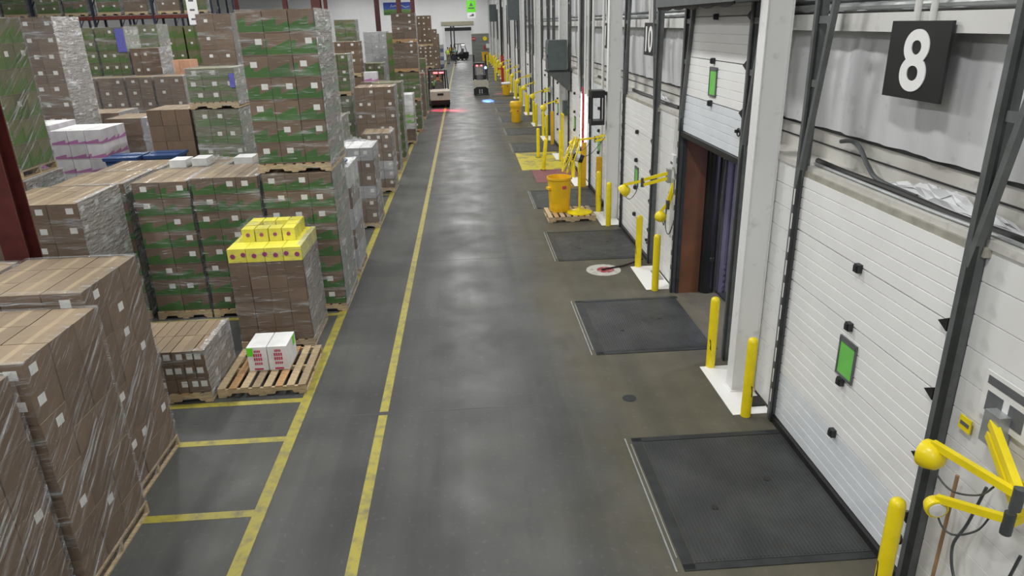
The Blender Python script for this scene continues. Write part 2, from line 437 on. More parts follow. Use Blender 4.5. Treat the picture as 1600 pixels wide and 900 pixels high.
MB().lathe([(0.34, 0), (0.34, 0.003)], (2.54, 12.9, 0), 32).build('painted_disc', 'pale_spot', floor)
MB().lathe([(0.17, 0.003), (0.17, 0.006)], (2.58, 12.9, 0), 32).build('painted_disc', 'red_spot', floor)
MB().lathe([(0.09, 0), (0.09, 0.004)], (1.93, 7.9, 0), 20).build('drain_cover', 'track_dark', floor)
for k in range(0, 13):         # saw-cut joints
    y = 7.86 + 6.1*k
    MB().box(-9, 1.75, y-0.006, y+0.006, 0, 0.0012).build('floor_joint', 'joint', floor)

# ------------------------------------------------------------------ dock wall
wr_ = bpy.data.objects.new('wall_right', None); COL.objects.link(wr_); wr_['kind'] = 'structure'; wr_['label'] = 'white dock wall with a row of sectional doors'
NEAR = 6
sid = {}
MB().box(WX, WX+0.3, -24, yd(-1)-HW, 0, 3.04).build('wall_section', 'panel_white', wr_)
for k in range(-1, NB):
    a, b = yd(k)+HW, yd(k+1)-HW
    if k == NB-1: b = YF
    if k < NEAR:
        MB().box(WX+0.02, WX+0.3, a, b, 0, 3.04).build('wall_core', 'board_dirty', wr_)
        L = round(b-a-0.02, 3)
        if L not in sid: sid[L] = MB().prism([(-0.02,0.004),(-0.02,0.246),(0.0,0.25),(0.012,0.25),(0.012,0.0),(0.0,0.0)], 'y', 0, L).mesh('siding_panel', 'panel_white')
        for i in range(12): put('siding_panel', sid[L], wr_, (WX+0.02, a+0.01, 0.02+i*0.252))
    else: MB().box(WX, WX+0.3, a, b, 0, 3.04).build('wall_section', 'panel_white', wr_)
MB().box(WX-0.02, 3.97, -24, YF, 3.04, 3.10).build('ledge', 'board_dirty', wr_)
MB().box(3.95, 4.1, -24, YF, 3.10, CEIL).build('upper_wall', 'board_dirty', wr_)
MB().box(3.93, 3.95, -8, YF, 3.395, 3.425).build('board_seam', 'track_dark', wr_)
MB().box(3.935, 3.95, -8, YF, 3.245, 3.258).build('board_seam', 'track_dark', wr_)
# loose white insulation facing, hung in folds
def vinyl(y0, y1, z0, z1, dy, seed):
    rnd = random.Random(seed); n = int((y1-y0)/dy); rows = 5; mb = MB(); V = []
    ph = [rnd.uniform(0, 6) for _ in range(4)]
    for i in range(n+1):
        y = y0+(y1-y0)*i/n
        for j in range(rows):
            t = j/(rows-1); amp = 0.014*(1-0.4*t)
            d = amp*(math.sin(y*9+ph[0]+t*0.8)+0.8*math.sin(y*17.3+ph[1])+0.6*math.sin(y*5.1+ph[2]-t)) + 0.03*math.sin(PI*t)
            V.append((3.91-d, y, z0+(z1-z0)*t))
    F = [[i*rows+j, i*rows+j+1, (i+1)*rows+j+1, (i+1)*rows+j] for i in range(n) for j in range(rows-1)]
    return mb.add(V, F)
vinyl(-6, 50, 3.43, 4.47, 0.06, 1).build('insulation_facing', 'vinyl', wr_, True)
vinyl(50, YF, 3.43, 4.47, 0.3, 2).build('insulation_facing', 'vinyl', wr_, True)
vinyl(-6, 50, 4.62, 9.5, 0.06, 3).build('insulation_facing', 'vinyl', wr_, True)
vinyl(50, YF, 4.62, 9.5, 0.3, 4).build('insulation_facing', 'vinyl', wr_, True)
MB().box(3.72, 3.95, -24, YF, 4.44, 4.60).build('girt', 'beam_white', wr_)
MB().box(3.72, 3.95, -24, YF, 6.6, 6.76).build('girt', 'beam_white', wr_)
MB().cyl((3.8, -8, 4.66), (3.8, 60, 4.66), 0.03, n=8).build('conduit', 'galv', wr_)
MB().cyl((3.84, -8, 4.72), (3.84, 60, 4.72), 0.022, n=8).build('conduit', 'track', wr_)
for k in range(-1, NB): MB().box(WX-0.05, WX+0.02, yd(k)-HW-0.05, yd(k)+HW+0.05, 2.98, 3.05).build('door_header', 'seal_beige', wr_)

# ------------------------------------------------------------------ dock doors
SEC = 0.584
def sec_mesh(w):
    pts = [(0.03, 0)]
    n = 5
    for i in range(n):
        z = SEC*i/n; h = SEC/n
        pts += [(-0.012, z+0.012), (-0.012, z+h-0.004), (0.0, z+h-0.002)] if i < n-1 else [(-0.012, z+0.012), (-0.012, z+h-0.006)]
        if i < n-1: pts += [(0.0, z+h+0.002)]
    pts += [(0.03, SEC-0.004)]
    return MB().prism([(p, q) for p, q in pts][::-1], 'y', -w, w)
SECM = sec_mesh(HW-0.06).mesh('door_section', 'door_white'); SECB = sec_mesh(HW-0.06).mesh('door_section', 'door_blue')
HINGE = MB().box(-0.05, 0, -0.035, 0.035, -0.04, 0.04).box(-0.065, -0.05, -0.02, 0.02, -0.03, 0.03).mesh('hinge', 'track_dark')
ROLL = MB().prism([(0,-0.05),(0.11,0.0),(0,0.06)], 'x', -0.05, 0.0).mesh('roller_bracket', 'black')
WINF = MB().box(-0.02, 0, -0.15, 0.15, -0.19, -0.165).box(-0.02, 0, -0.15, 0.15, 0.165, 0.215).box(-0.02, 0, -0.15, -0.13, -0.19, 0.19).box(-0.02, 0, 0.13, 0.15, -0.19, 0.19).mesh('window_frame', 'ink')
WINC = MB().box(-0.012, 0, -0.13, 0.13, -0.165, 0.165).mesh('window_card', 'green_card')
TRK = MB().box(-0.10, 0.0, -0.025, 0.025, 0, 5.9).box(-0.115, -0.09, -0.055, -0.002, 0, 5.9, 1).box(-0.112, -0.09, -0.002, 0.055, 0, 5.9).mesh('track', ['track_light', 'track_dark'])
LATCH = MB().box(-0.06, 0, -0.02, 0.02, -0.02, 0.02).ring((-0.05, -0.1, 0), (1,0,0), 0.05, 0.01, 14, 5).mesh('pull_ring', 'black')
def ladder(sign):
    mb = MB()
    mb.bar((-0.06, 0, 2.9), (-0.06, sign*0.54, 5.9), 0.05, 0.055)
    for z in (3.35, 3.95, 4.55, 5.15, 5.75):
        w = 0.54*(z-2.9)/3.0
        mb.box(-0.075, -0.045, min(0, sign*w), max(0, sign*w), z-0.035, z+0.035)
    return mb.mesh('brace_ladder', 'track_light')
LADP, LADN = ladder(1), ladder(-1)
SIDE = MB().box(-0.03, 0.02, -0.035, 0.035, 0, 3.0).mesh('side_seal', 'track_dark')
def clip_mesh():
    mb = MB()
    for i in range(10): mb.box(-0.119, -0.1, -0.012, 0.012, 0.25+i*0.27, 0.42+i*0.27)
    return mb.mesh('track_slots', 'paper')
CLIPS = clip_mesh()
for k in range(-1, NB):
    y = yd(k); open_h = 2.78 if k == 1 else 0.0
    d = thing('door_%d' % (k+2), None, None, (WX, y, 0)); d['kind'] = 'structure'
    d['label'] = {0: 'closed white sectional dock door under the sign 8', 1: 'half raised white dock door, opening into a dark trailer', 2: 'closed white dock door under the sign 10'}.get(k, 'closed white dock door, %s from the camera' % ORD[max(k, 0)])
    for i in range(5):
        put('door_section', SECB if (i == 0 and k in (0, 1)) or k == 3 else SECM, d, (-0.045, 0, 0.075+open_h+i*SEC))
    MB().box(-0.1, -0.01, -HW+0.03, HW-0.03, 0.0+open_h, 0.08+open_h).build('bottom_seal', 'rubber', d)
    if k < 10:
        for i in range(1, 5):
            put('hinge', HINGE, d, (-0.055, 0.02, 0.075+open_h+i*SEC-0.003))
            put('roller_bracket', ROLL, d, (-0.06, -HW+0.09, 0.075+open_h+i*SEC))
        put('window_frame', WINF, d, (-0.058, 0.0, 1.47+open_h*0.81)); put('window_card', WINC, d, (-0.058, 0.0, 1.47+open_h*0.81))
        put('pull_ring', LATCH, d, (-0.06, -HW+0.24, 0.42+open_h))
    for s in (-1, 1):
        put('track', TRK, d, (0, s*(HW-0.02), 0)); put('side_seal', SIDE, d, (0.0, s*(HW-0.075), 0))
        put('brace_ladder', LADN if (s > 0 or k < 2) else LADP, d, (-0.03, s*(HW-0.02), 0))
        if k < 8 and s > 0: tag(put('track_slots', CLIPS, d, (0, s*(HW-0.02), 0)), kind='stuff')

# ------------------------------------------------------------------ columns, floor plates, bollards, levellers
COLM = MB().box(-0.15, -0.135, -0.1, 0.1, 0, CEIL).box(0.135, 0.15, -0.1, 0.1, 0, CEIL).box(-0.135, 0.135, -0.07, 0.07, 0, CEIL).box(-0.17, 0.16, -0.13, 0.13, 0, 0.02).mesh('column_beam', 'column_white')
BOLM = MB().lathe([(0.062, 0), (0.062, 0.99), (0.055, 1.025), (0.036, 1.045), (0.0, 1.052)], n=20).mesh('post', 'yellow', True)
SCUFF = MB().prism([(-0.014,0.27),(0.004,0.3),(0.002,0.36),(0.016,0.44),(0.0,0.43),(-0.006,0.37)], 'x', -0.0645, -0.055).mesh('scuff_mark', 'black')
PLATE = MB().box(3.1, 3.58, -0.68, 0.62, 0, 0.006).mesh('floor_plate', 'white_plate')
def lev_mesh():
    mb = MB(); x0, x1, y0, y1 = -0.78, 0.86, -0.98, 0.98
    mb.box(x0, x1, y0, y1, 0, 0.006)
    n = 44
    for i in range(n):
        x = x0+0.02+(x1-x0-0.04)*i/(n-1); mb.box(x-0.007, x+0.007, y0+0.02, y1-0.02, 0.006, 0.0105)
    return mb.mesh('deck_plate', 'tread_plate')
LEVD = lev_mesh()
LEVF = MB().box(-0.9, -0.79, -1.06, 1.06, 0, 0.008).box(-0.9, 0.9, -1.07, -0.99, 0, 0.008).box(-0.9, 0.9, 0.99, 1.07, 0, 0.008).mesh('curb_frame', 'track_dark')
LEVS = MB().box(-0.98, -0.965, -1.07, 1.07, 0, 0.007).box(-0.93, -0.92, -0.9, 0.95, 0, 0.006).mesh('angle_iron', 'galv')
LEVH = MB().lathe([(0.035, 0), (0.035, 0.013)], n=12).mesh('lift_hole', 'black')
for k in range(0, NB-1):
    if k % 2 == 0:
        c = thing('steel_column', 'white steel column on the dock wall, %s from the camera' % ORD[k//2], 'column', (3.44, yc(k), 0), 0, 'white dock wall columns')
        put('column_beam', COLM, c)
    put('floor_plate', PLATE, floor, (0, yc(k), 0))
    for s, nm in ((-0.7, 'near'), (0.62, 'far')):
        if k in (4,) and s > 0: continue
        b = thing('bollard', 'yellow bollard at the %s edge of the %s white floor plate' % (nm, ORD[k]), 'bollard', (3.25, yc(k)+s, 0), random.uniform(0, 6), 'yellow bollards along the dock wall')
        put('post', BOLM, b)
        if k < 4: put('scuff_mark', SCUFF, b)
b = thing('bollard', 'yellow bollard in front of the dock light at the bottom right', 'bollard', (3.22, yd(0)-1.52, 0), 0, 'yellow bollards along the dock wall'); put('post', BOLM, b); put('scuff_mark', SCUFF, b)
for k in range(0, NB-1):
    if k == 4: continue
    t = thing('dock_leveler', ['grooved grey steel dock leveler in front of the door marked 8', 'grooved steel dock leveler in front of the open trailer door', 'greenish grooved dock leveler in front of the door marked 10'][k] if k < 3 else 'grey dock leveler, %s from the camera' % ORD[k], 'dock leveler', (2.64, yd(k)+0.05, 0), 0, 'dock levelers')
    put('deck_plate', LEVD, t); put('curb_frame', LEVF, t); put('angle_iron', LEVS, t)
    put('lift_hole', LEVH, t, (-0.35, -0.25, 0)); put('lift_hole', LEVH, t, (0.35, 0.15, 0))
MB().box(3.40, 3.57, yc(0)-0.52, yc(0)-0.3, 0, 0.03).build('floor_mat', 'rubber', floor)
MB().box(3.42, 3.55, yc(1)-0.2, yc(1)+0.3, 0, 0.02).build('floor_bracket', 'galv', floor)

# ------------------------------------------------------------------ cartons, pallets and wrapped loads
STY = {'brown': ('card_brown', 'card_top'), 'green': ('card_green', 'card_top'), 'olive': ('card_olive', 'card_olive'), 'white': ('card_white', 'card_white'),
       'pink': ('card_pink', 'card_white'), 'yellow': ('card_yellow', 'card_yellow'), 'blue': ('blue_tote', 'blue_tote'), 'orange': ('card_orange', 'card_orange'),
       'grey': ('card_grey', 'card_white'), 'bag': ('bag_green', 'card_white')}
CART = {}
def carton_mesh(style, dx, dy, dz, lab):
    key = (style, round(dx, 2), round(dy, 2), round(dz, 2), lab)
    if key in CART: return CART[key]
    g = 0.004; X, Y, Z = dx/2-g, dy/2-g, dz/2-g*0.5
    vd = {}; V = []; F = []; M = []
    def vid(p):
        q = (round(p[0], 4), round(p[1], 4), round(p[2], 4))
        if q not in vd: vd[q] = len(V); V.append(q)
        return vd[q]
    def grid(fn, us, vs_, mark, mi, base=0):
        for i in range(len(us)-1):
            for j in range(len(vs_)-1):
                F.append([vid(fn(us[i], vs_[j])), vid(fn(us[i+1], vs_[j])), vid(fn(us[i+1], vs_[j+1])), vid(fn(us[i], vs_[j+1]))])
                M.append(mi if (i, j) in mark else base)
    lw = min(0.1, dx*(0.3 if dx > 0.2 else 0.6)); lh = min(0.085, dz*0.42); ly = min(0.1, dy*0.3)
    if lab:
        cx = X*0.45 if lab == 1 else (-X*0.2 if lab == 2 else X*0.1); cz = Z*0.25; cyy = -Y*0.35 if lab == 1 else Y*0.3
        grid(lambda u, v: (u, -Y, v), [-X, cx-lw/2, cx+lw/2, X], [-Z, cz-lh/2, cz+lh/2, Z], {(1, 1)}, 2)
        grid(lambda u, v: (X, u, v), [-Y, cyy-ly/2, cyy+ly/2, Y], [-Z, cz-lh/2, cz+lh/2, Z], {(1, 1)} if lab != 2 else set(), 2)
    else:
        grid(lambda u, v: (u, -Y, v), [-X, X], [-Z, Z], set(), 2); grid(lambda u, v: (X, u, v), [-Y, Y], [-Z, Z], set(), 2)
    grid(lambda u, v: (-u, Y, v), [-X, X], [-Z, Z], set(), 2); grid(lambda u, v: (-X, -u, v), [-Y, Y], [-Z, Z], set(), 2)
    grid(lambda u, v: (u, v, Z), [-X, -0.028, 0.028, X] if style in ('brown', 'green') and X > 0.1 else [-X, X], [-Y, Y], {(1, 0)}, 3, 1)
    grid(lambda u, v: (u, -v, -Z), [-X, X], [-Y, Y], set(), 2)
    me = bpy.data.meshes.new('carton'); me.from_pydata(V, [], F)
    for k in (STY[style][0], STY[style][1], 'paper', 'tape'): me.materials.append(MATS[k])
    me.polygons.foreach_set('material_index', M); me.update(); CART[key] = me; return me
PALH = 0.14
PAL = {}
def pallet_parts(parent, w, d, detail, mat='wood', sub=True):
    """stringer pallet: notched stringers run along x, deck boards along y"""
    k = (round(w, 2), round(d, 2))
    if k not in PAL:
        n = [(-w/2, 0.02), (-w/2, 0.118), (w/2, 0.118), (w/2, 0.02), (w*0.36, 0.02), (w*0.34, 0.06), (w*0.16, 0.06), (w*0.14, 0.02), (-w*0.14, 0.02), (-w*0.16, 0.06), (-w*0.34, 0.06), (-w*0.36, 0.02)]
        st = MB().prism(n[::-1], 'y', -0.02, 0.02); bd = MB().box(-0.05, 0.05, -d/2, d/2, 0, 0.02)
        PAL[k] = [st.mesh('stringer', mt) for mt in ('wood', 'wood_dark')] + [bd.mesh('deck_board', mt) for mt in ('wood', 'wood_dark', 'wood_orange')]
    st, st2, b1, b2, b3 = PAL[k]
    if detail:
        pr_ = thing('pallet', None, None); pr_.parent = parent if sub else None
        root = pr_ if sub else parent
        if not sub: bpy.data.objects.remove(pr_)
        for y in (-d/2+0.02, 0, d/2-0.02): put('stringer', st if mat == 'wood' else st2, root, (0, y, 0))
        for i in range(8):
            put('deck_board', (b1, b2, b1, b3)[(i*3) % 4] if mat == 'wood' else b2, root, (-w/2+0.05+(w-0.1)*i/7, 0, 0.118))
        for x in (-w/2+0.05, 0, w/2-0.05): put('bottom_board', b1 if mat == 'wood' else b2, root, (x, 0, 0))
    else:
        mb = MB().box(-w/2, w/2, -d/2, d/2, 0.118, PALH)
        for y in (-d/2+0.02, 0, d/2-0.02): mb.prism([(-w/2, 0.0), (-w/2, 0.118), (w/2, 0.118), (w/2, 0.0), (w*0.36, 0.0), (w*0.34, 0.06), (w*0.16, 0.06), (w*0.14, 0.0), (-w*0.14, 0.0), (-w*0.16, 0.06), (-w*0.34, 0.06), (-w*0.36, 0.0)][::-1], 'y', y-0.02, y+0.02)
        mb.build('pallet', mat, parent)
def wrap_mesh(w, d, z0, z1, seed, mats, amp=0.012, topcover=False, n=10, taper=0.0):
    rnd = random.Random(seed); mb = MB(); o = 0.014; W, D = w/2+o, d/2+o
    per = []
    for i in range(n): per.append((-W+2*W*i/n, -D, 0, -1))
    for i in range(n): per.append((W, -D+2*D*i/n, 1, 0))
    for i in range(n): per.append((W-2*W*i/n, D, 0, 1))
    for i in range(n): per.append((-W, D-2*D*i/n, -1, 0))
    K = len(per); rows = 9; V = []
    for j in range(rows):
        t = j/(rows-1)
        for i, (x, y, nx, ny) in enumerate(per):
            a = amp*rnd.random()
            V.append((x*(1-taper*t)+nx*a, y*(1-taper*t)+ny*a, z0+(z1+0.012-z0)*t))
    sx = 0.0 if topcover else 1
    for i, (x, y, nx, ny) in enumerate(per):       # rim folded in over the top
        q = 0.05+0.04*rnd.random()
        V.append((max(-W+q, min(W-q, x))*(1-taper), max(-D+q, min(D-q, y))*(1-taper), z1+0.014+0.004*rnd.random()))
    F = []; M = []
    for j in range(rows):
        for i in range(K):
            i2 = (i+1) % K; F.append([j*K+i, j*K+i2, (j+1)*K+i2, (j+1)*K+i]); M.append(0 if i < n else (1 if i < 2*n else 0))
    if topcover: F.append([rows*K+i for i in range(K)]); M.append(0)
    mb.v = V; mb.f = F; mb.m = M
    return mb.mesh('stretch_wrap', mats, True)
LOADN = [0]
def load(style, x0, x1, y0, y1, z0, z1, n, label, wrap=1, detail=0, labs=True, group=None, pal='wood', cover=False, rot=None, tiers=None, taper=0.0):
    LOADN[0] += 1; rnd = random.Random(LOADN[0])
    w, d = x1-x0, y1-y0; nx, ny, nz = n
    r = thing('pallet_load', label, 'pallet load', ((x0+x1)/2, (y0+y1)/2, z0+(0.02 if z0 > 0.5 else 0)), rnd.uniform(-0.006, 0.006) if rot is None else rot, group)
    pallet_parts(r, w, d, detail, pal)
    h = z1-z0-PALH; cw, cd = w-0.03, d-0.03
    dx, dy, dz = cw/nx, cd/ny, h/nz
    for k in range(nz):
        sty = style
        if tiers: sty = tiers[min(k, len(tiers)-1)]
        for i in range(nx):
            for j in range(ny):
                if 0 < i < nx-1 and 0 < j < ny-1 and k < nz-1: continue
                lab = 0
                if labs and not (wrap == 3 and rnd.random() < 0.6): lab = rnd.choice((0, 1, 1, 0, 2) if style == 'green' else (0, 1, 1, 2, 3)) if detail else rnd.choice((0, 3, 3))
                c = put('carton', carton_mesh(sty, dx, dy, dz, lab), r, (-cw/2+dx*(i+0.5)+rnd.uniform(-0.004, 0.004), -cd/2+dy*(j+0.5)+rnd.uniform(-0.004, 0.004), PALH+dz*(k+0.5)))
    if wrap:
        ws = {1: ('wrap', 'wrap_side_sheen'), 2: ('wrap_dense', 'wrap_side_sheen'), 3: ('wrap_dark', 'wrap_dark')}[wrap]
        put('stretch_wrap', wrap_mesh(cw, cd, 0.05, z1-z0, LOADN[0], ws, 0.014, cover, 10, taper), r)
    return r

# --- near left block of brown cartons
load('brown', -4.75, -3.6, 6.25, 7.42, 0, 2.38, (3, 3, 8), 'tall wrapped stack of brown cartons, rear right one of the near left block', 3, 1)
load('brown', -4.60, -3.44, 4.98, 6.16, 0, 2.28, (3, 3, 8), 'wrapped brown carton stack at the lower left, in front of the taller rear stack', 3, 1)
load('brown', -4.62, -3.46, 3.68, 4.88, 0, 2.26, (3, 3, 8), 'wrapped brown carton stack in the bottom left corner of the photo', 3, 1)
load('brown', -5.96, -4.82, 6.25, 7.42, 0, 2.36, (3, 3, 8), 'brown carton stack at the left photo edge beside the rear stack of the near block', 3, 0)
load('brown', -5.82, -4.68, 4.98, 6.16, 0, 2.27, (3, 3, 8), 'brown carton stack at the left photo edge beside the front stack of the near block', 3, 0)
# --- low load and the rest of the first bay
load('brown', -4.66, -3.54, 8.42, 9.5, 0, 0.74, (8, 2, 3), 'knee-high pallet of narrow brown cartons beside the empty-looking pallet', 1, 1)
# --- mixed load with yellow boxes on top
rC = load('brown', -3.6, -2.5, 9.98, 11.1, 0, 1.62, (4, 3, 7), 'wrapped brown carton load topped with bright yellow boxes', 1, 1, labs=False, tiers=['brown']*6+['yellow'], taper=0.03)
for i in range(4):
    for j in range(3):
        if 0 < i < 3 and j == 1: continue
        put('yellow_box', carton_mesh('yellow', 0.19, 0.22, 0.2, 0), rC, (-0.30+i*0.2, -0.10+j*0.23, 1.72))
for i in range(7): MB().lathe([(0.0, 0), (0.036, 0.001), (0.036, 0.006)], n=8).build('fruit_print', 'purple_ink', rC).matrix_local = Matrix.Translation((-0.46+i*0.155, -0.5545, 1.51+0.02*(i % 2))) @ Matrix.Rotation(PI/2, 4, 'X')
for i in range(4): MB().lathe([(0.0, 0), (0.03, 0.001), (0.03, 0.006)], n=8).build('fruit_print', 'purple_ink', rC).matrix_local = Matrix.Translation((-0.30+i*0.2, -0.215, 1.73)) @ Matrix.Rotation(PI/2, 4, 'X')
put('stretch_wrap', wrap_mesh(0.84, 0.7, 1.62, 1.83, 77, ('wrap', 'wrap'), 0.03, True), rC, (0.0, 0.13, 0))
# --- the row with green print
load('green', -5.42, -4.52, 11.42, 12.62, 0, 2.36, (2, 3, 8), 'darker green-printed carton stack, left of the three in the tall green row', 1, 1)
load('green', -4.48, -3.40, 11.40, 12.62, 0, 2.40, (3, 3, 8), 'green-printed carton stack in the middle of the row, partly behind the yellow-topped load', 1, 1)
load('green', -3.36, -2.22, 11.40, 12.78, 0, 2.42, (3, 3, 8), 'green-printed carton stack at the lane that carries the tallest stack', 1, 1)
load('green', -3.38, -2.22, 11.44, 12.95, 2.42, 4.86, (3, 3, 7), 'tallest green-printed carton stack, second tier beside the lane', 1, 1)
# --- left of it
load('brown', -6.75, -5.48, 9.92, 11.2, 0, 2.40, (3, 3, 8), 'wrapped brown carton stack with small white labels beside the dark red column', 1, 1)
load('green', -6.72, -5.55, 11.5, 12.7, 0, 2.34, (3, 3, 7), 'green-printed stack behind the labelled brown stack', 1, 0)
load('green', -8.52, -7.3, 11.9, 13.1, 0, 2.36, (3, 3, 6), 'green-printed stack under the tall tier at the left photo edge', 1, 0)
load('olive', -8.5, -7.36, 11.98, 13.05, 2.36, 4.86, (3, 3, 6), 'tall green and brown tier at the upper left photo edge', 3, 1)
load('green', -6.68, -5.56, 12.9, 14.0, 0, 2.3, (3, 2, 6), 'carton stack just left of the white boxes under loose plastic', 1, 0)
load('green', -5.5, -4.4, 12.9, 14.0, 0, 2.3, (3, 2, 6), 'carton stack carrying the white boxes under loose plastic', 1, 0)
load('green', -4.3, -3.25, 12.9, 14.0, 0, 2.3, (3, 2, 6), 'carton stack right behind the middle of the green row', 1, 0)
load('pink', -8.5, -7.45, 15.0, 16.1, 0, 2.78, (3, 3, 9), 'white boxes with magenta print stacked on a pallet', 0, 1, labs=False)
load('pink', -9.7, -8.65, 15.4, 16.5, 0, 2.85, (3, 3, 9), 'white and magenta boxes behind the left photo-edge tier', 0, 0, labs=False)
load('brown', -10.15, -8.95, 17.0, 18.2, 0, 2.4, (3, 3, 6), 'brown stack under the wrapped brown tier at the far left', 1, 0)
load('brown', -10.15, -8.95, 17.0, 18.2, 2.4, 4.96, (3, 3, 7), 'tall wrapped brown tier behind the left photo-edge tier', 2, 1)
load('brown', -10.2, -9.0, 19.2, 20.4, 0, 2.68, (3, 3, 6), 'brown stack with open tan top behind the magenta boxes', 1, 0)
load('brown', -8.8, -7.7, 18.0, 19.2, 0, 2.66, (3, 3, 6), 'brown stack with tan top right behind the magenta boxes', 1, 0)
load('brown', -6.72, -5.80, 15.5, 16.6, 0, 3.08, (3, 3, 9), 'plain brown stack left of the wrapped green pair', 0, 1, labs=False)
load('olive', -5.76, -4.80, 15.5, 16.6, 0, 3.05, (3, 3, 8), 'wrapped green stack, lower of the pair left of the tallest stack', 2, 1)
rt = load('olive', -5.78, -4.78, 15.5, 16.6, 3.05, 3.86, (3, 3, 3), 'wrapped green load, upper of the pair left of the tallest stack', 2, 1)
MB().box(0.40, 0.5, -0.575, -0.56, 0.42, 0.7).build('blue_tag', 'blue_bright', rt)
load('grey', -7.6, -6.75, 17.2, 18.3, 0, 2.75, (3, 3, 7), 'greyish wrapped stack between the magenta boxes and the plain brown stack', 2, 0)
for i, (a, b) in enumerate([(-12.7, -11.72), (-11.68, -10.86), (-10.82, -9.98), (-9.94, -9.0)]):
    load('brown', a, b, 24.0, 25.1, 0, 3.28, (2, 2, 9), 'wrapped brown stack, %s of four in the shoulder-to-shoulder row before the racks' % ['leftmost', 'second from left', 'third from left', 'rightmost'][i], 2, 0, group='row of four brown stacks')
for i, (a, b) in enumerate([(-13.15, -12.2), (-12.16, -11.2)]):
    load('olive', a, b, 25.5, 26.6, 0, 2.4, (2, 2, 5), 'green base stack under the %s green tier behind the brown row' % ['left', 'right'][i], 0, 0, group='green base stacks')
    rt = load('olive', a, b, 25.5, 26.6, 2.4, 4.78, (3, 3, 6), ['green tier with draped plastic behind the brown row', 'green tier with blue corner tag behind the brown row'][i], 1, 0)
MB().box(0.2, 0.48, -0.6, -0.58, 1.6, 2.34).build('blue_tag', 'blue_bright', rt)
load('brown', -11.15, -10.2, 25.5, 26.6, 0, 4.12, (3, 3, 8), 'brown labelled stack right of the green tiers', 1, 0)
load('olive', -12.9, -11.9, 30.0, 31.1, 0, 4.9, (3, 3, 9), 'hazily wrapped green stack in front of the rack uprights', 2, 0)
load('orange', -11.7, -10.9, 30.0, 31.0, 0, 3.55, (2, 2, 8), 'orange and white stack below the rack uprights', 0, 0, labs=False)
for i, (a, b) in enumerate([(-13.25, -12.38), (-12.34, -11.45)]):
    load('olive', a, b, 34.0, 35.1, 0, 4.85, (2, 2, 9), 'plain green stack, %s of two before the racks' % ['left', 'right'][i], 0, 0, group='two plain green stacks')
load('brown', -7.62, -6.62, 22.0, 23.1, 0, 2.5, (2, 2, 5), 'brown stack under the tall brown tier left of the tallest stack', 1, 0)
load('brown', -7.62, -6.62, 22.0, 23.1, 2.5, 5.04, (2, 2, 5), 'tall brown tier just left of the tallest stack', 1, 0)
# --- along the lane, going away
load('grey', -3.12, -2.24, 13.2, 14.3, 0, 2.16, (2, 3, 5), 'wrapped pale load with a blue lid behind the green row', 2, 1, tiers=['grey', 'brown', 'grey', 'brown', 'white'])
load('brown', -3.15, -2.24, 16.7, 17.8, 0, 1.95, (3, 3, 6), 'brown load under slack white plastic at the lane', 2, 1, tiers=['brown', 'brown', 'grey', 'brown', 'brown', 'grey'])
load('brown', -4.3, -3.3, 17.0, 18.1, 0, 2.1, (3, 3, 5), 'brown stack with a tan top left of the slack plastic load', 1, 0)
load('brown', -3.05, -2.2, 20.6, 21.7, 0, 1.72, (3, 3, 6), 'brown and grey wrapped load with shiny film at the lane', 2, 1, tiers=['brown', 'grey', 'grey', 'brown', 'brown', 'brown'])
load('brown', -3.55, -2.28, 23.3, 24.5, 0, 2.8, (4, 3, 7), 'square brown stack with rows of white labels and a tan top', 1, 1)
load('olive', -3.3, -2.25, 25.6, 26.7, 0, 2.75, (3, 3, 8), 'green labelled stack right behind the square brown stack', 1, 0)
load('bag', -3.0, -2.15, 29.6, 30.7, 0, 1.98, (2, 2, 8), 'white and green bagged goods at the lane edge', 1, 1, labs=False, tiers=['brown', 'brown', 'white', 'bag', 'bag', 'white', 'white', 'white'])
for i, (z0, z1, st) in enumerate([(0, 1.36, 'olive'), (1.36, 2.62, 'olive'), (2.645, 3.86, 'brown'), (3.89, 5.10, 'brown')]):
    load(st, -3.12, -2.06, 33.0, 34.1, z0, z1, (2, 3, 4), '%s tier of the four-high lane stack with white labels' % ['bottom green', 'second green', 'third, brown', 'top brown'][i], 1, 0, pal='wood_orange')
load('olive', -4.35, -3.35, 19.5, 20.6, 0, 2.34, (3, 3, 6), 'pale green wrapped stack just right of the tallest stack, lower tier', 2, 0)
load('olive', -4.8, -3.8, 24.4, 25.5, 0, 2.45, (3, 3, 6), 'green wrapped lower stack two rows behind the tallest stack', 2, 0)
load('olive', -4.8, -3.8, 24.4, 25.5, 2.45, 3.76, (3, 3, 5), 'green crate-like tier with pale edges behind the tallest stack', 1, 0)
load('brown', -5.1, -4.05, 29.0, 30.1, 0, 2.75, (2, 2, 5), 'brown stack under the short labelled brown tier', 0, 0)
load('brown', -5.1, -4.05, 29.0, 30.1, 2.75, 4.06, (2, 2, 4), 'short brown tier with four white labels', 0, 0)
load('olive', -5.75, -4.8, 34.0, 35.1, 0, 2.6, (2, 2, 5), 'green stack under the glossy dark green tier', 0, 0)
load('olive', -5.75, -4.8, 34.0, 35.1, 2.6, 4.9, (2, 2, 6), 'glossy dark green tier with uneven top', 1, 0, labs=False)
load('grey', -5.1, -3.9, 38.5, 39.7, 0, 4.35, (3, 2, 8), 'pale grey stack with rows of labels behind the dark red column', 2, 0)
load('olive', -4.05, -3.3, 30.2, 31.2, 0, 3.2, (2, 2, 7), 'green stack left of the four-high lane stack', 1, 0)
load('brown', -4.0, -3.15, 28.0, 29.0, 0, 2.62, (2, 2, 6), 'brown stack that carries the small white pack', 1, 0)
load('olive', -3.75, -3.2, 36.5, 37.5, 0, 4.3, (1, 2, 8), 'narrow bright green stack behind the four-high lane stack', 0, 0, labs=False)
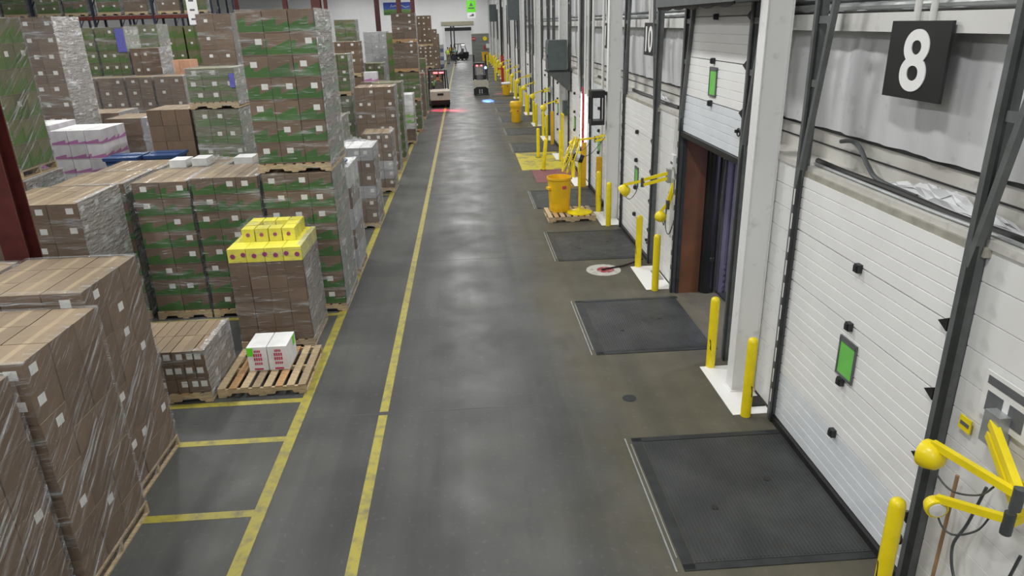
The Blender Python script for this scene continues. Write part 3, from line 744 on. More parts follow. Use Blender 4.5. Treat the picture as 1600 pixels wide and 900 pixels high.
load('brown', -2.95, -2.1, 37.5, 38.6, 0, 2.3, (2, 2, 5), 'brown stack behind the white and green bags', 1, 0)
load('olive', -2.95, -2.1, 40.2, 41.2, 0, 2.9, (2, 2, 6), 'green stack right beside the forklift', 1, 0)
for i, (z0, z1, st) in enumerate([(0, 1.95, 'brown'), (1.95, 3.28, 'brown'), (3.30, 5.15, 'brown')]):
    load(st, -2.95, -2.0, 48.0, 49.1, z0, z1, (3, 2, 5), '%s tier of the dotted brown stack behind the forklift' % ['bottom', 'middle', 'top'][i], 0, 0)
load('olive', -3.5, -2.62, 45.0, 46.0, 0, 2.45, (2, 2, 5), 'green stack with pale edges behind the forklift', 1, 0)
load('brown', -2.85, -1.95, 55.5, 56.6, 0, 4.3, (3, 2, 9), 'far brown stack stepping down behind the dotted one', 0, 0)
load('brown', -2.75, -2.0, 62.0, 63.0, 0, 3.9, (2, 2, 9), 'farthest tall brown stack along the lane', 0, 0)
load('grey', -2.7, -1.85, 68.0, 69.0, 0, 2.9, (2, 2, 8), 'grey and dark striped stack at the far end of the lane', 2, 0, labs=False, tiers=['blue', 'grey']*4)

# --- pallet with the white cartons
t = thing('pallet', 'open slatted wooden pallet with white cartons on it, beside the yellow lane line', 'pallet', (-2.92, 9.13, 0), 0.012)
pallet_parts(t, 1.16, 1.24, 1, 'wood', sub=False)
def red_print(parent, x, y, z):
    for i, (w, h) in enumerate([(0.09, 0.035), (0.12, 0.045), (0.12, 0.045), (0.11, 0.035)]):
        n = 4
        for q in range(n):
            MB().prism([(x-w/2+w*q/n, z-i*0.062), (x-w/2+w*(q+0.72)/n, z-i*0.062), (x-w/2+w*(q+0.72)/n, z-i*0.062+h), (x-w/2+w*q/n, z-i*0.062+h)], 'y', y-0.0015, y+0.001).build('red_print', 'red_ink', parent)
for i, x in enumerate((-3.0, -2.72)):
    c = put('white_carton', carton_mesh('white', 0.275, 0.50, 0.36, 0), None, (x-0.06, 9.23, PALH+0.18))
    tag(c, ['white carton with a green sticker on the slatted pallet, left one', 'white carton with red print on the slatted pallet, right one'][i], 'carton', 'white cartons on the slatted pallet')
    red_print(c, 0.01, -0.252, 0.10)
    MB().box(-0.06, 0.06, -0.2525, -0.248, -0.165, -0.14).build('red_print', 'red_ink', c)
    if i == 0: MB().box(-0.133, -0.05, -0.2525, -0.247, 0.05, 0.17).build('sticker', 'green_bright', c)
    else: MB().box(0.13, 0.1355, 0.08, 0.2, 0.03, 0.17).build('sticker', 'green_bright', c)
# --- small things lying on loads
def crumple(name, label, cx, cy, z, w, d, h, seed, mat='wrap_dense'):
    rnd = random.Random(seed); n = 16; V = []; F = []
    for i in range(n):
        for j in range(n):
            u, v = i/(n-1), j/(n-1); e = math.sin(PI*u)*math.sin(PI*v)
            V.append((cx+(u-0.5)*w+rnd.uniform(-.02, .02), cy+(v-0.5)*d+rnd.uniform(-.02, .02), z+0.012+e*h*rnd.uniform(0.25, 1.0)))
    for i in range(n-1):
        for j in range(n-1): F.append([i*n+j, (i+1)*n+j, (i+1)*n+j+1, i*n+j+1])
    mb = MB(); mb.add(V, F); return tag(mb.build(name, mat, None, False), label, 'plastic film')
for i, (x, y, st, sx, lab) in enumerate([(-5.25, 13.2, 'white', 0.3, 'small white box on the stack behind the green row, left'), (-4.9, 13.3, 'white', 0.28, 'small white box half under loose plastic film'), (-4.1, 13.25, 'white', 0.34, 'white box lying just left of the tallest stack')]):
    tag(put('small_box', carton_mesh(st, sx, 0.4, 0.14, 0), None, (x, y, 2.37)), lab, 'box')
crumple('plastic_film', 'loose clear plastic film crumpled over white boxes behind the green row', -4.72, 13.42, 2.3, 0.6, 0.8, 0.16, 5)
crumple('plastic_film', 'slack white plastic film over the load at the lane', -2.7, 17.2, 1.95, 0.9, 1.0, 0.2, 6)
tag(MB().lathe([(0.26, 0), (0.3, 0.03), (0.3, 0.05), (0.24, 0.055), (0.0, 0.06)], (-2.62, 13.6, 2.18), 20).build('drum_lid', 'blue_tote', None, True), 'round blue lid on the pale load behind the green row', 'lid')
def tote(x, y, z, label):
    t = thing('blue_tote', label, 'tote', (x, y, z), 0, 'blue totes')
    MB().lathe([(0.36, 0), (0.42, 0.3), (0.46, 0.3), (0.46, 0.34), (0.40, 0.34)], n=4).build('body', 'blue_tote', t, False, rotz=PI/4)
    MB().box(-0.33, 0.33, -0.33, 0.33, 0.34, 0.36).build('lid', 'blue_tote', t)
    MB().box(-0.3, 0.3, -0.03, 0.03, 0.36, 0.375).build('lid_rib', 'blue_tote', t)
load('brown', -7.2, -5.9, 14.15, 15.3, 0, 1.95, (3, 3, 5), 'brown stack that carries the blue totes', 0, 0)
tote(-6.86, 14.6, 1.95, 'dark blue lidded tote behind the green row, left one'); tote(-6.14, 14.75, 1.95, 'dark blue lidded tote behind the green row, right one')
tag(put('small_pack', carton_mesh('pink', 0.5, 0.5, 0.36, 0), None, (-3.6, 28.4, 2.8)), 'small white shrink-wrapped pack on a brown stack', 'pack')

# ------------------------------------------------------------------ dark red building columns
for i, (x, y, w, lab) in enumerate([(-5.27, 8.2, 0.27, 'dark red steel column at the left photo edge behind the near block'), (-4.95, 26.2, 0.3, 'dark red column rising just right of the tallest stack top'), (-5.55, 50, 0.3, 'dark red column with a yellow sleeve in the middle of the stacks'),
        (-17.5, 60, 0.35, 'dark red column at the rack end against the white wall'), (-11.9, 52, 0.3, 'dark red column above the tallest stack, left one'), (-12.4, 70, 0.3, 'thin dark red column far behind the tallest stack'), (-4.95, 60, 0.36, 'dark red column in front of the blue mural'), (-4.5, 70, 0.36, 'dark red column at the right edge of the blue mural')]):
    c = thing('steel_column', lab, 'column', (x, y, 0))
    h = w/2
    MB().box(-h, h, -h, -h+0.02, 0, CEIL).box(-h, h, h-0.02, h, 0, CEIL).box(-0.012, 0.012, -h+0.02, h-0.02, 0, CEIL).build('column_beam', 'red_steel', c)
    MB().box(-h-0.03, h+0.03, -h-0.03, h+0.03, 0, 0.03).build('base_plate', 'red_steel', c)
    if i > 1: MB().box(-h-0.015, h+0.015, -h-0.015, h+0.015, 0.9, 1.9).build('guard_sleeve', 'yellow', c)
# ------------------------------------------------------------------ racks at the upper left
rk = thing('pallet_rack', 'dark blue and red pallet racking at the upper left', 'rack', (0, 0, 0))
xs = [-26.5+2.85*i for i in range(6)]
for x in xs+[q+0.34 for q in xs[:-1]]+[q-0.34 for q in xs[1:]]:
    for y in (38.0, 39.1) if x in xs else (41.6, 42.7): MB().box(x-0.05, x+0.05, y-0.05, y+0.05, 0, 8.6).build('upright', 'rack_blue', rk)
    for j in range(9):
        z = 0.3+j*0.92; MB().bar((x, 38.0 if x in xs else 41.6, z), (x, 39.1 if x in xs else 42.7, z+0.9), 0.04, 0.04).build('brace', 'rack_blue', rk)
for z in (2.6, 5.25, 7.7):
    for a, b in zip(xs[:-1], xs[1:]):
        for y in (37.96, 39.14): MB().box(a+0.05, b-0.05, y-0.03, y+0.03, z, z+0.16).build('beam', 'rack_red', rk)
        MB().box(a+0.05, b-0.05, 38.0, 39.1, z+0.16, z+0.18).build('wire_deck', 'galv', rk)
for i, (a, b) in enumerate(zip(xs[:-1], xs[1:])):
    for q in range(2):
        for z in (2.78, 5.43):
            x0 = a+0.2+q*1.28; st = ['brown', 'olive', 'green'][(i+q+int(z)) % 3]
            load(st, x0, x0+1.1, 38.05, 39.05, z, z+[1.5, 1.2, 1.7][(i*2+q) % 3], (2, 2, 3), '%s-printed load on the %s rack shelf, %s slot from the left' % (st, 'lower' if z < 4 else 'upper', ORD[i*2+q]), 1, 0, group='loads on the racks')
bn = thing('hanging_banner', 'tall white hanging aisle banner in front of the racks', 'sign', (-12.5, 36, 4.9)); MB().box(-0.24, 0.24, -0.01, 0.01, 0, 3.2).build('banner_sheet', 'white', bn)
for i in range(5): MB().box(-0.12, 0.1, -0.014, -0.009, 0.2+i*0.4, 0.28+i*0.4).build('printed_mark', 'ink', bn)
MB().cyl((0, 0, 3.2), (0, 0, CEIL-4.9), 0.01, n=6).build('hanging_wire', 'track', bn)
# ------------------------------------------------------------------ far-wall mural and hanging signs
p = MB().box(-1.95, 1.95, -0.03, 0.03, 0, 1.55).build('mural', 'poster_print', wf, loc=(-8.5, YF-0.03, 6.0)); p['label'] = 'blue and green landscape mural on the far white wall'
MB().tube([(-1.0, -0.04, 0.95), (-0.85, -0.04, 1.3), (-0.75, -0.04, 1.0), (-0.4, -0.04, 1.15), (0.0, -0.04, 0.95), (0.5, -0.04, 1.15), (1.0, -0.04, 0.9), (1.5, -0.04, 1.05)], 0.035, 6).build('script_lettering', 'white', p)
g = thing('hanging_sign', 'bright green hanging warning sign above the aisle', 'sign', (1.0, 80, 5.75)); MB().box(-0.48, 0.48, -0.02, 0.02, 0, 1.15).build('sign_board', 'green_bright', g)
MB().prism([(-0.2, 0.6), (0.2, 0.6), (0.0, 0.98)], 'y', -0.028, -0.018).build('warning_triangle', 'ink', g); MB().box(-0.3, 0.3, -0.026, -0.018, 0.34, 0.48).build('printed_line', 'ink', g)
MB().box(-0.44, 0.44, -0.02, 0.02, -0.58, -0.03).build('lower_board', 'white', g)
MB().prism([(-0.2, -0.4), (0.25, -0.4), (0.25, -0.18), (0.1, -0.14), (-0.05, -0.3), (-0.2, -0.3)], 'y', -0.028, -0.018).build('printed_truck', 'ink', g)
for x in (-0.4, 0.4): MB().cyl((x, 0, 1.15), (x, 0, CEIL-5.75), 0.012, n=6).build('hanging_wire', 'track', g)
# grey partition beside the far doorway
gp = thing('partition', 'grey partition wall with small signs beside the far doorway', 'partition', (2.35, 98, 0))
MB().box(-1.25, 1.2, 0, 0.12, 0, 3.3).build('panel_sheet', 'grey_panel', gp)
for i in range(6): MB().box(-1.25, 1.2, -0.02, 0, 0.4+i*0.5, 0.44+i*0.5).build('panel_rib', 'grey_panel', gp)
MB().box(-1.25, 1.2, -0.03, 0.15, 3.3, 3.4).build('top_cap', 'beige', gp)
MB().box(-1.2, -0.75, -0.05, -0.02, 2.55, 2.95).build('stop_sign', 'red', gp); MB().box(-1.15, -0.8, -0.055, -0.05, 2.72, 2.78).build('stop_bar', 'white', gp)
MB().lathe([(0.28, 0), (0.28, 0.03)], n=16).build('round_sign', 'yellow', gp).matrix_local = Matrix.Translation((0.5, -0.02, 2.75)) @ Matrix.Rotation(PI/2, 4, 'X')
MB().box(0.62, 1.1, -0.04, -0.02, 1.55, 2.1).build('notice', 'paper', gp); MB().lathe([(0.09, 0), (0.09, 0.5), (0.03, 0.6)], (0.42, -0.12, 1.35), 10).build('fire_extinguisher', 'red', gp)

# ------------------------------------------------------------------ number boards above the doors
MX = Matrix(((0, 0, -1, 0), (-1, 0, 0, 0), (0, 1, 0, 0), (0, 0, 0, 1)))     # text plane turned to face the aisle
def number_board(k, txt):
    t = thing('number_sign', 'black board with the white number %s, %s' % (txt, 'largest and nearest of the dock signs' if k == 0 else '%s sign along the dock wall from the camera' % ORD[k-1]), 'sign', (3.68, yd(k)-0.07, 3.92))
    MB().box(-0.012, 0.012, -0.395, 0.395, 0, 0.61).build('board', 'black', t)
    me = text_mesh(txt, 0.66, 0.004, 0.012, 'white')
    if len(txt) == 1: me.transform(Matrix.Scale(1.12, 4, (1, 0, 0)))
    xs_ = [v.co.x for v in me.vertices]; ys_ = [v.co.y for v in me.vertices]
    me.transform(Matrix.Translation((-(min(xs_)+max(xs_))/2, -(min(ys_)+max(ys_))/2, 0)))
    o = put('numeral', me, t); o.matrix_local = Matrix.Translation((-0.016, 0, 0.305)) @ MX
    for s in (-0.09, 0.12): MB().cyl((0.02, s, 0.5), (0.02, s, 3.0), 0.028, n=10).build('hanger_pipe', 'beam_white', t, True)
number_board(0, '8')
for k in range(2, 9): number_board(k, str(8+k))
# ------------------------------------------------------------------ open door: dock seal and trailer
y0, y1 = yd(1)-HW, yd(1)+HW
tr = thing('trailer', 'dark trailer interior with lavender walls behind the raised dock door', 'trailer', (4.3, yd(1), 0))
MB().box(0, 11, HW-0.16, HW-0.1, 0.02, 2.85).build('side_wall', 'lavender', tr); MB().box(0, 11, -HW+0.1, -HW+0.16, 0.02, 2.85).build('side_wall', 'lavender', tr)
MB().box(0, 11, -HW+0.1, HW-0.1, 2.8, 2.86).build('roof', 'lavender', tr); MB().box(10.94, 11, -HW+0.16, HW-0.16, 0.02, 2.8).build('front_wall', 'lavender', tr)
MB().box(0, 11, -HW+0.1, HW-0.1, 0.0, 0.02).build('deck', 'track_dark', tr)
for i in range(4): MB().box(0.02, 10.9, HW-0.19, HW-0.16, 0.12+i*0.11, 0.19+i*0.11).build('scuff_rail', 'dark_lavender', tr)
MB().box(0.0, 0.07, HW-0.22, HW-0.16, 0.02, 2.8).build('door_post', 'dark_lavender', tr); MB().box(0.13, 0.17, HW-0.2, HW-0.16, 0.02, 2.8).build('door_post', 'dark_lavender', tr)
MB().box(1.9, 3.1, -0.12, 0.12, 2.74, 2.8).build('fill_housing', 'paper', tr)  # unseen housing added for the fill light
ld = bpy.data.lights.new('trailer_fill', 'AREA'); ld.shape = 'RECTANGLE'; ld.size = 1.1; ld.size_y = 0.2; ld.energy = 220; ld.color = (0.85, 0.85, 1.0)  # added fill light that brightens the trailer walls
lo = bpy.data.objects.new('trailer_fill', ld); COL.objects.link(lo); lo.location = (6.9, yd(1), 2.72)
sl = thing('dock_seal', 'brown jamb and shiny black foam dock seal inside the raised door', 'dock seal', (WX, yd(1), 0))
MB().box(0.02, 0.38, HW-0.1, HW-0.04, 0, 2.95).build('jamb_panel', 'jamb_brown', sl)
MB().lathe([(0.14, 0.0), (0.14, 2.9)], (0.52, HW-0.06, 0.02), 20).build('foam_pad', 'black_gloss', sl, True)
MB().box(0.31, 0.8, -HW-0.2, -HW+0.06, 0, 2.95).build('foam_pad', 'black_gloss', sl)
MB().box(0.35, 0.8, -HW-0.2, HW+0.2, 2.9, 3.04).build('head_pad', 'black_gloss', sl)
tag(MB().tube([(3.46, 9.3, 2.8), (3.45, 9.34, 2.3), (3.44, 9.43, 1.7), (3.45, 9.46, 1.32)], 0.014, 8).lathe([(0.0, -0.04), (0.03, -0.02), (0.03, 0.02), (0.0, 0.04)], (3.45, 9.46, 1.31), 8).build('pull_rope', 'black', None, True), 'black pull rope hanging from the raised dock door', 'rope')
hd = thing('door_hood', 'dark grey metal hood above the raised dock door', 'hood', (3.3, 9.9, 4.76))
MB().box(-0.28, 0.26, -1.66, 1.7, 0, 0.6).build('housing', 'grey_hood', hd)
V = []; n = 24
for i in range(n+1):
    y = -1.62+3.3*i/n; z = -0.03-0.03*abs(math.sin(i*0.7)); V += [(-0.27, y, 0.02), (-0.25, y, z), (-0.235, y, 0.02)]
mb = MB(); mb.add(V, [[i*3, i*3+3, i*3+4, i*3+1] for i in range(n)]+[[i*3+1, i*3+4, i*3+5, i*3+2] for i in range(n)]); mb.build('rubber_skirt', 'rubber', hd)

# ------------------------------------------------------------------ swing-arm dock lights
def dock_light(label, P0, P1, P2, r, aim, twin=True, cable=True, col='yellow'):
    t = thing('dock_light', label, 'dock light', P0, 0, 'yellow swing-arm dock lights')
    O = Vector(P0); a = Vector((0, 0, 0)); e = Vector(P1)-O; l = Vector(P2)-O; aim = Vector(aim).normalized()
    MB().box(-0.02, WX-0.021-P0[0], -0.07, 0.07, -0.12, 0.12).build('wall_bracket', 'galv', t)
    for dz in ((-0.045, 0.045) if twin else (0,)): MB().bar(a+Vector((0, 0, dz)), e+Vector((0, 0, dz)), 0.05, 0.055).build('inner_arm', col, t)
    MB().cyl(e+Vector((0, 0, -0.08)), e+Vector((0, 0, 0.08)), 0.035, n=10).build('elbow', 'track', t, True)
    MB().bar(e+Vector((0, 0, 0.03)), l+Vector((0, 0, r*0.9)), 0.045, 0.05).build('outer_arm', col, t)
    h = MB().lathe([(0.01, -r*0.9), (r*0.5, -r*0.85), (r*0.85, -r*0.55), (r, 0), (r*0.98, r*0.45), (r*0.85, r*0.5), (r*0.8, r*0.42), (0.0, r*0.4)], n=20).build('lamp_head', col, t, True)
    h.matrix_local = Matrix.Translation(l) @ aim.to_track_quat('Z', 'Y').to_matrix().to_4x4()
    MB().lathe([(r*0.72, 0), (r*0.72, 0.012), (0.0, 0.018)], (0, 0, r*0.43), 16).build('lens', 'paper', h)
    if cable: MB().tube(curve_pts([e*0.75+l*0.25+Vector((0, 0, 0.0)), e*0.6+l*0.4+Vector((0.02, 0, -0.12)), e*0.3+l*0.7+Vector((0.03, 0, -0.2)), l+Vector((0.04, -0.05, -0.13)), l]), 0.007, 6).build('cable', 'track', t)
dock_light('large yellow dock light with round head at the lower right photo edge', (3.5, 3.95, 1.9), (3.3, 3.4, 1.75), (3.14, 4.0, 1.68), 0.105, (-0.4, 1, -0.1))
dock_light('yellow dock light with open ring head below the round one', (3.5, 3.45, 1.62), (3.3, 3.42, 1.55), (3.1, 3.80, 1.40), 0.075, (-0.2, -1, -0.1), False)
dock_light('yellow dock light reaching across the door marked 10', (3.5, 12.1, 2.0), (3.1, 12.3, 1.85), (2.88, 12.8, 1.6), 0.12, (-0.6, 0.2, -0.5))
dock_light('folded yellow dock light left of the raised dock door', (3.5, 11.72, 1.9), (3.4, 11.68, 1.58), (3.3, 11.72, 1.36), 0.10, (-0.2, 1, 0), True)
dock_light('yellow dock light above the fan, at the third gap', (3.5, 17.55, 1.88), (3.3, 18.2, 1.72), (2.74, 18.3, 1.58), 0.13, (-0.8, 0.1, -0.6))
for k in range(5, 16):
    y = yd(k)-HW-0.42
    dock_light('yellow dock light by the %s dock door from the camera' % ORD[k], (3.5, y, 1.95), (3.3, y+0.5, 1.85), (2.85, y+0.75, 1.6), 0.13, (-0.6, 0.2, -0.5), True, False)
# ------------------------------------------------------------------ wall fittings near the camera
pl = thing('wall_placard', 'white printed placard with dark blocks on the wall at the right photo edge', 'sign', (3.575, 3.94, 1.9)); MB().box(-0.008, 0.004, -0.2, 0.24, 0, 0.34).build('card', 'paper', pl)
MB().box(-0.011, -0.007, -0.17, 0.21, 0.25, 0.31).build('printed_block', 'ink', pl); MB().box(-0.011, -0.007, 0.04, 0.19, 0.05, 0.2).build('printed_block', 'ink', pl); MB().box(-0.011, -0.007, -0.16, -0.02, 0.05, 0.2).build('printed_block', 'ink', pl)
s_ = thing('warning_sticker', 'small yellow sticker with dark print beside the near door track', 'sticker', (3.572, 4.27, 1.68)); MB().box(-0.006, 0.004, -0.06, 0.06, 0, 0.11).build('sheet', 'yellow', s_); MB().box(-0.009, -0.005, -0.045, 0.045, 0.04, 0.07).build('printed_line', 'ink', s_)
s_ = thing('warning_sticker', 'small yellow sticker behind the arms of the lower right dock light', 'sticker', (3.572, 3.72, 1.55)); MB().box(-0.006, 0.004, -0.06, 0.06, 0, 0.11).build('sheet', 'yellow', s_)
tag(MB().cyl((3.50, 4.16, 0), (3.53, 4.18, 1.35), 0.014, n=8).build('broom_stick', 'rope_brown', None, True), 'brown wooden broom stick leaning by the near door track', 'stick')
tag(MB().tube(curve_pts([(3.53, 3.9, 1.45), (3.5, 3.95, 1.1), (3.47, 4.0, 0.85), (3.47, 3.9, 0.62), (3.49, 3.7, 0.6), (3.5, 3.55, 0.85), (3.53, 3.5, 1.2)]), 0.011, 8).build('power_cord', 'track', None, True), 'grey power cord looping down the wall below the near dock light', 'cord')
tag(MB().tube(curve_pts([(3.55, 12.15, 1.7), (3.5, 12.1, 1.3), (3.48, 12.0, 1.05), (3.5, 11.85, 1.0), (3.54, 11.75, 1.25), (3.56, 11.72, 1.5)]), 0.010, 8).build('power_cord', 'track', None, True), 'grey power cord looped on the wall left of the raised dock door', 'cord')
for y, q in ((11.93, 'right'), (12.0, 'left')): tag(MB().cyl((3.55, y, 0.9), (3.55, y, 3.0), 0.014, n=8).build('conduit', 'beam_white', None, True), 'thin white conduit left of the raised dock door, %s one of the pair' % q, 'conduit', 'conduits left of the raised dock door')
MBc = thing('junction_box', 'small grey junction box on the wall left of the raised dock door', 'box', (3.54, 11.92, 2.2)); MB().box(-0.04, 0.03, -0.1, 0.1, 0, 0.2).build('case', 'paper', MBc); MB().box(-0.045, -0.04, -0.06, 0.06, 0.04, 0.08).build('printed_line', 'ink', MBc)
tag(MB().tube(curve_pts([(3.42, 13.32, 0.05), (3.2, 13.2, 0.03), (2.95, 13.05, 0.02), (2.62, 12.92, 0.02), (2.5, 12.88, 0.02)]), 0.018, 8).build('black_hose', 'rubber', None, True), 'black hose lying on the floor from the wall to the red painted disc', 'hose')
def ledge_hose(label, pts, r, m): tag(MB().tube(curve_pts(pts), r, 8).build('cable', m, None, True), label, 'cable')
ledge_hose('thick black cable on the ledge above the near door', [(3.74, 7.3, 3.13), (3.70, 6.6, 3.135), (3.73, 5.8, 3.13), (3.69, 5.0, 3.13), (3.72, 4.2, 3.13), (3.70, 3.2, 3.13)], 0.03, 'rubber')
ledge_hose('thin grey cable running along the ledge above the near door', [(3.66, 7.2, 3.12), (3.65, 6.2, 3.12), (3.64, 5.2, 3.12), (3.66, 4.4, 3.12), (3.63, 3.2, 3.12)], 0.016, 'galv')
ledge_hose('bent grey hose hanging from the upper boards above the near door', [(3.86, 7.1, 3.36), (3.84, 6.85, 3.40), (3.82, 6.65, 3.36), (3.8, 6.45, 3.24), (3.78, 6.2, 3.15), (3.77, 5.6, 3.13)], 0.022, 'track')
ledge_hose('black cable along the ledge above the door marked 10', [(3.74, 16.0, 3.13), (3.70, 15.0, 3.135), (3.73, 14.2, 3.13), (3.69, 13.2, 3.13), (3.72, 12.4, 3.13)], 0.035, 'rubber')
ledge_hose('black cable along the ledge, next door beyond the sign 10', [(3.74, 20.3, 3.13), (3.70, 19.3, 3.135), (3.73, 18.4, 3.13), (3.69, 17.4, 3.13)], 0.035, 'rubber')
crumple('plastic_film', 'torn white plastic film on the ledge above the near door', 3.84, 5.3, 3.1, 0.14, 1.9, 0.16, 9, 'vinyl')
crumple('plastic_film', 'torn white plastic film on the ledge above the door marked 10', 3.84, 14.2, 3.1, 0.14, 1.6, 0.14, 10, 'vinyl')
# ------------------------------------------------------------------ yellow bin and fan on a small pallet
t = thing('pallet', 'weathered pallet under the yellow bin and the fan', 'pallet', (2.45, 17.0, 0), 0.02); pallet_parts(t, 1.16, 1.0, 1, 'wood', sub=False)
def trash_bin(label, x, y, z, r, h, lid=False, bag=False, mat='yellow_bin'):
    t = thing('trash_bin', label, 'bin', (x, y, z), 0.3, 'yellow trash bins')
    MB().lathe([(r*0.82, 0), (r*0.84, 0.02), (r*0.96, h*0.8), (r*0.96, h*0.92), (r*1.06, h*0.94), (r*1.06, h), (r*0.98, h), (r*0.95, h*0.9), (r*0.86, 0.1)], n=28).build('barrel', mat, t, True)
    for s in (-1, 1): MB().box(s*r-0.03*1, s*r+0.03, -0.09, 0.09, h*0.66, h*0.72).build('handle', mat, t)
    if lid: MB().lathe([(r*1.1, h), (r*1.12, h*1.08), (r*1.0, h*1.3), (r*0.94, h*1.32), (0, h*1.36)], n=28).build('lid', mat, t, True); MB().lathe([(r*1.0, h*0.985), (r*1.0, h)], n=28).build('rim_band', 'red', t)
    else: MB().lathe([(r*0.9, h*0.86), (0.0, h*0.87)], n=24).build('contents', 'orange_yellow', t)
    if bag: MB().lathe([(r*1.09, h*0.9), (r*1.15, h*0.97), (r*1.02, h*1.05), (r*0.8, h*1.0), (0, h*0.98)], n=14).build('bag_liner', 'white', t, True)
    MB().box(-0.05, 0.05, -r*1.0, -r*0.9, h*0.7, h*0.78).build('printed_label', 'red_ink', t)
trash_bin('big orange-yellow round bin on the small pallet', 2.22, 17.15, PALH, 0.30, 0.86)
trash_bin('yellow lidded bin standing beyond the yellow painted pad', 2.42, 35.3, 0, 0.27, 0.75, True)
trash_bin('yellow bin with a white liner by the red riser pipe', 2.75, 49.3, 0, 0.29, 0.8, False, True)
trash_bin('yellow bin in front of the grey partition at the far end', 2.75, 96.6, 0, 0.42, 1.1)
t = thing('pedestal_fan', 'yellow pedestal fan with a dark motor on the small pallet', 'fan', (2.68, 16.85, PALH))
MB().lathe([(0.31, 0), (0.31, 0.02), (0.25, 0.05), (0.08, 0.09), (0.05, 0.12), (0.0, 0.12)], n=28).build('base', 'yellow', t, True)
MB().cyl((0, 0, 0.1), (0, 0, 1.25), 0.03, n=12).build('pole', 'yellow', t, True)
ax = Vector((-0.93, 0.1, 0.36)).normalized(); cc = Vector((-0.2, 0.05, 1.42))
MB().ring(cc+ax*0.06, ax, 0.44, 0.018, 30, 6).build('cage_ring', 'yellow', t, True); MB().ring(cc-ax*0.06, ax, 0.44, 0.018, 30, 6).build('cage_ring', 'yellow', t, True)
MB().ring(cc+ax*0.1, ax, 0.25, 0.01, 24, 5).build('cage_ring', 'yellow', t, True)
u = ax.cross(Vector((0, 0, 1))).normalized(); w = u.cross(ax)
for i in range(12):
    a = 2*PI*i/12; e = u*math.cos(a)+w*math.sin(a)
    MB().tube([cc+ax*0.13+e*0.05, cc+ax*0.12+e*0.25, cc+ax*0.06+e*0.44, cc-ax*0.06+e*0.44, cc-ax*0.1+e*0.2], 0.006, 5).build('cage_wire', 'yellow', t)
for i in range(3):
    a = 2*PI*i/3; e = u*math.cos(a)+w*math.sin(a); f = u*math.cos(a+0.7)+w*math.sin(a+0.7)
    mb = MB(); mb.add([cc+e*0.05, cc+e*0.38+ax*0.04, cc+f*0.38-ax*0.04, cc+f*0.05, cc+e*0.05+ax*0.01, cc+e*0.38+ax*0.05, cc+f*0.38-ax*0.03, cc+f*0.05+ax*0.01], [[0,1,2,3],[7,6,5,4],[0,4,5,1],[1,5,6,2],[2,6,7,3],[3,7,4,0]]); mb.build('blade', 'galv', t)
MB().cyl(cc-ax*0.05, cc-ax*0.3, 0.1, n=16).build('motor', 'black', t, True); MB().cyl(cc-ax*0.12, cc-ax*0.2, 0.102, n=16).build('motor_plate', 'paper', t, True)
MB().bar((0, 0, 1.2), tuple(cc-ax*0.2), 0.05, 0.05).build('yoke', 'black', t)
tag(MB().tube(curve_pts([(2.78, 16.95, 1.5), (3.0, 17.1, 1.55), (3.25, 17.3, 1.75), (3.5, 17.5, 2.0)]), 0.008, 6).build('power_cord', 'black', None), 'black cord sagging from the fan to the wall', 'cord')
# ------------------------------------------------------------------ beyond: guards, boxes, pipes
for x, y, tl, lab in [(2.52, 25.4, 0.0, 'upright yellow post at the back of the yellow painted pad'), (2.45, 23.05, 0.09, 'leaning yellow post at the front of the yellow painted pad')]:
    b = thing('guard_post', lab, 'bollard', (x, y, 0), 0); b.rotation_euler = (0, tl, 0)
    put('post', BOLM, b); MB().lathe([(0.1, 0.005), (0.1, 0.02)], n=14).build('base_flange', 'track', b)
GUARD = MB().prism([(0,0),(-0.13,0),(-0.13,0.02),(-0.02,0.02),(-0.02,0.13),(0,0.13)], 'z', 0, 1.3).mesh('angle', 'orange_yellow')
for y, lab in [(17.86, 'tall yellow track guard left of the yellow light arm'), (20.3, 'tall yellow track guard right of the glowing door gap'), (17.98, 'second yellow track guard close behind the first'), (28.1, 'yellow track guard beyond the yellow painted pad')]:
    g = thing('track_guard', lab, 'guard', (3.42, y, 0)); put('angle', GUARD, g)
gd = thing('wall_guard', 'folded yellow lattice gate leaning on the dock wall', 'gate', (3.25, 24.1, 0.35))
MB().box(-0.03, 0.03, -0.06, 0.5, 0, 0.06).build('rail', 'yellow', gd); MB().box(-0.03, 0.03, -0.06, 0.5, 1.25, 1.31).build('rail', 'yellow', gd)
for i in range(5): MB().bar((0, -0.04+i*0.12, 0.03), (0, 0.0+i*0.12, 1.28), 0.05, 0.03).build('bar', 'yellow', gd)
MB().box(-0.03, 0.03, 0.1, 0.3, -0.35, 0.0).build('foot', 'yellow', gd)
tl = thing('tube_light', 'bright white tube light with a red guard on the dock wall', 'tube light', (3.5, 21.62, 0.95))
MB().cyl((0, 0, 0.05), (0, 0, 1.6), 0.05, n=12).build('tube', 'daylight', tl, True)
MB().box(-0.05, 0.08, -0.06, 0.06, 0, 0.05).build('end_cap', 'white', tl); MB().box(-0.05, 0.08, -0.06, 0.06, 1.6, 1.65).build('end_cap', 'white', tl)
MB().box(-0.03, 0.03, -0.16, -0.08, -0.1, 1.8).build('red_guard', 'red', tl)
bx = thing('electrical_cabinet', 'grey electrical cabinet on a sloping shelf high on the dock wall', 'cabinet', (3.2, 24.6, 3.08))
MB().box(-0.42, 0.2, -0.4, 0.4, 0, 0.95).build('case', 'grey_box', bx); MB().box(-0.44, -0.42, -0.34, 0.34, 0.06, 0.88).build('door', 'grey_box', bx); MB().box(-0.46, -0.44, -0.28, -0.24, 0.4, 0.5).build('latch', 'black', bx)
MB().prism([(-0.46, -0.02), (0.34, -0.02), (0.34, -0.06), (-0.46, -0.06)], 'y', -0.5, 0.5).build('shelf', 'track_dark', bx)
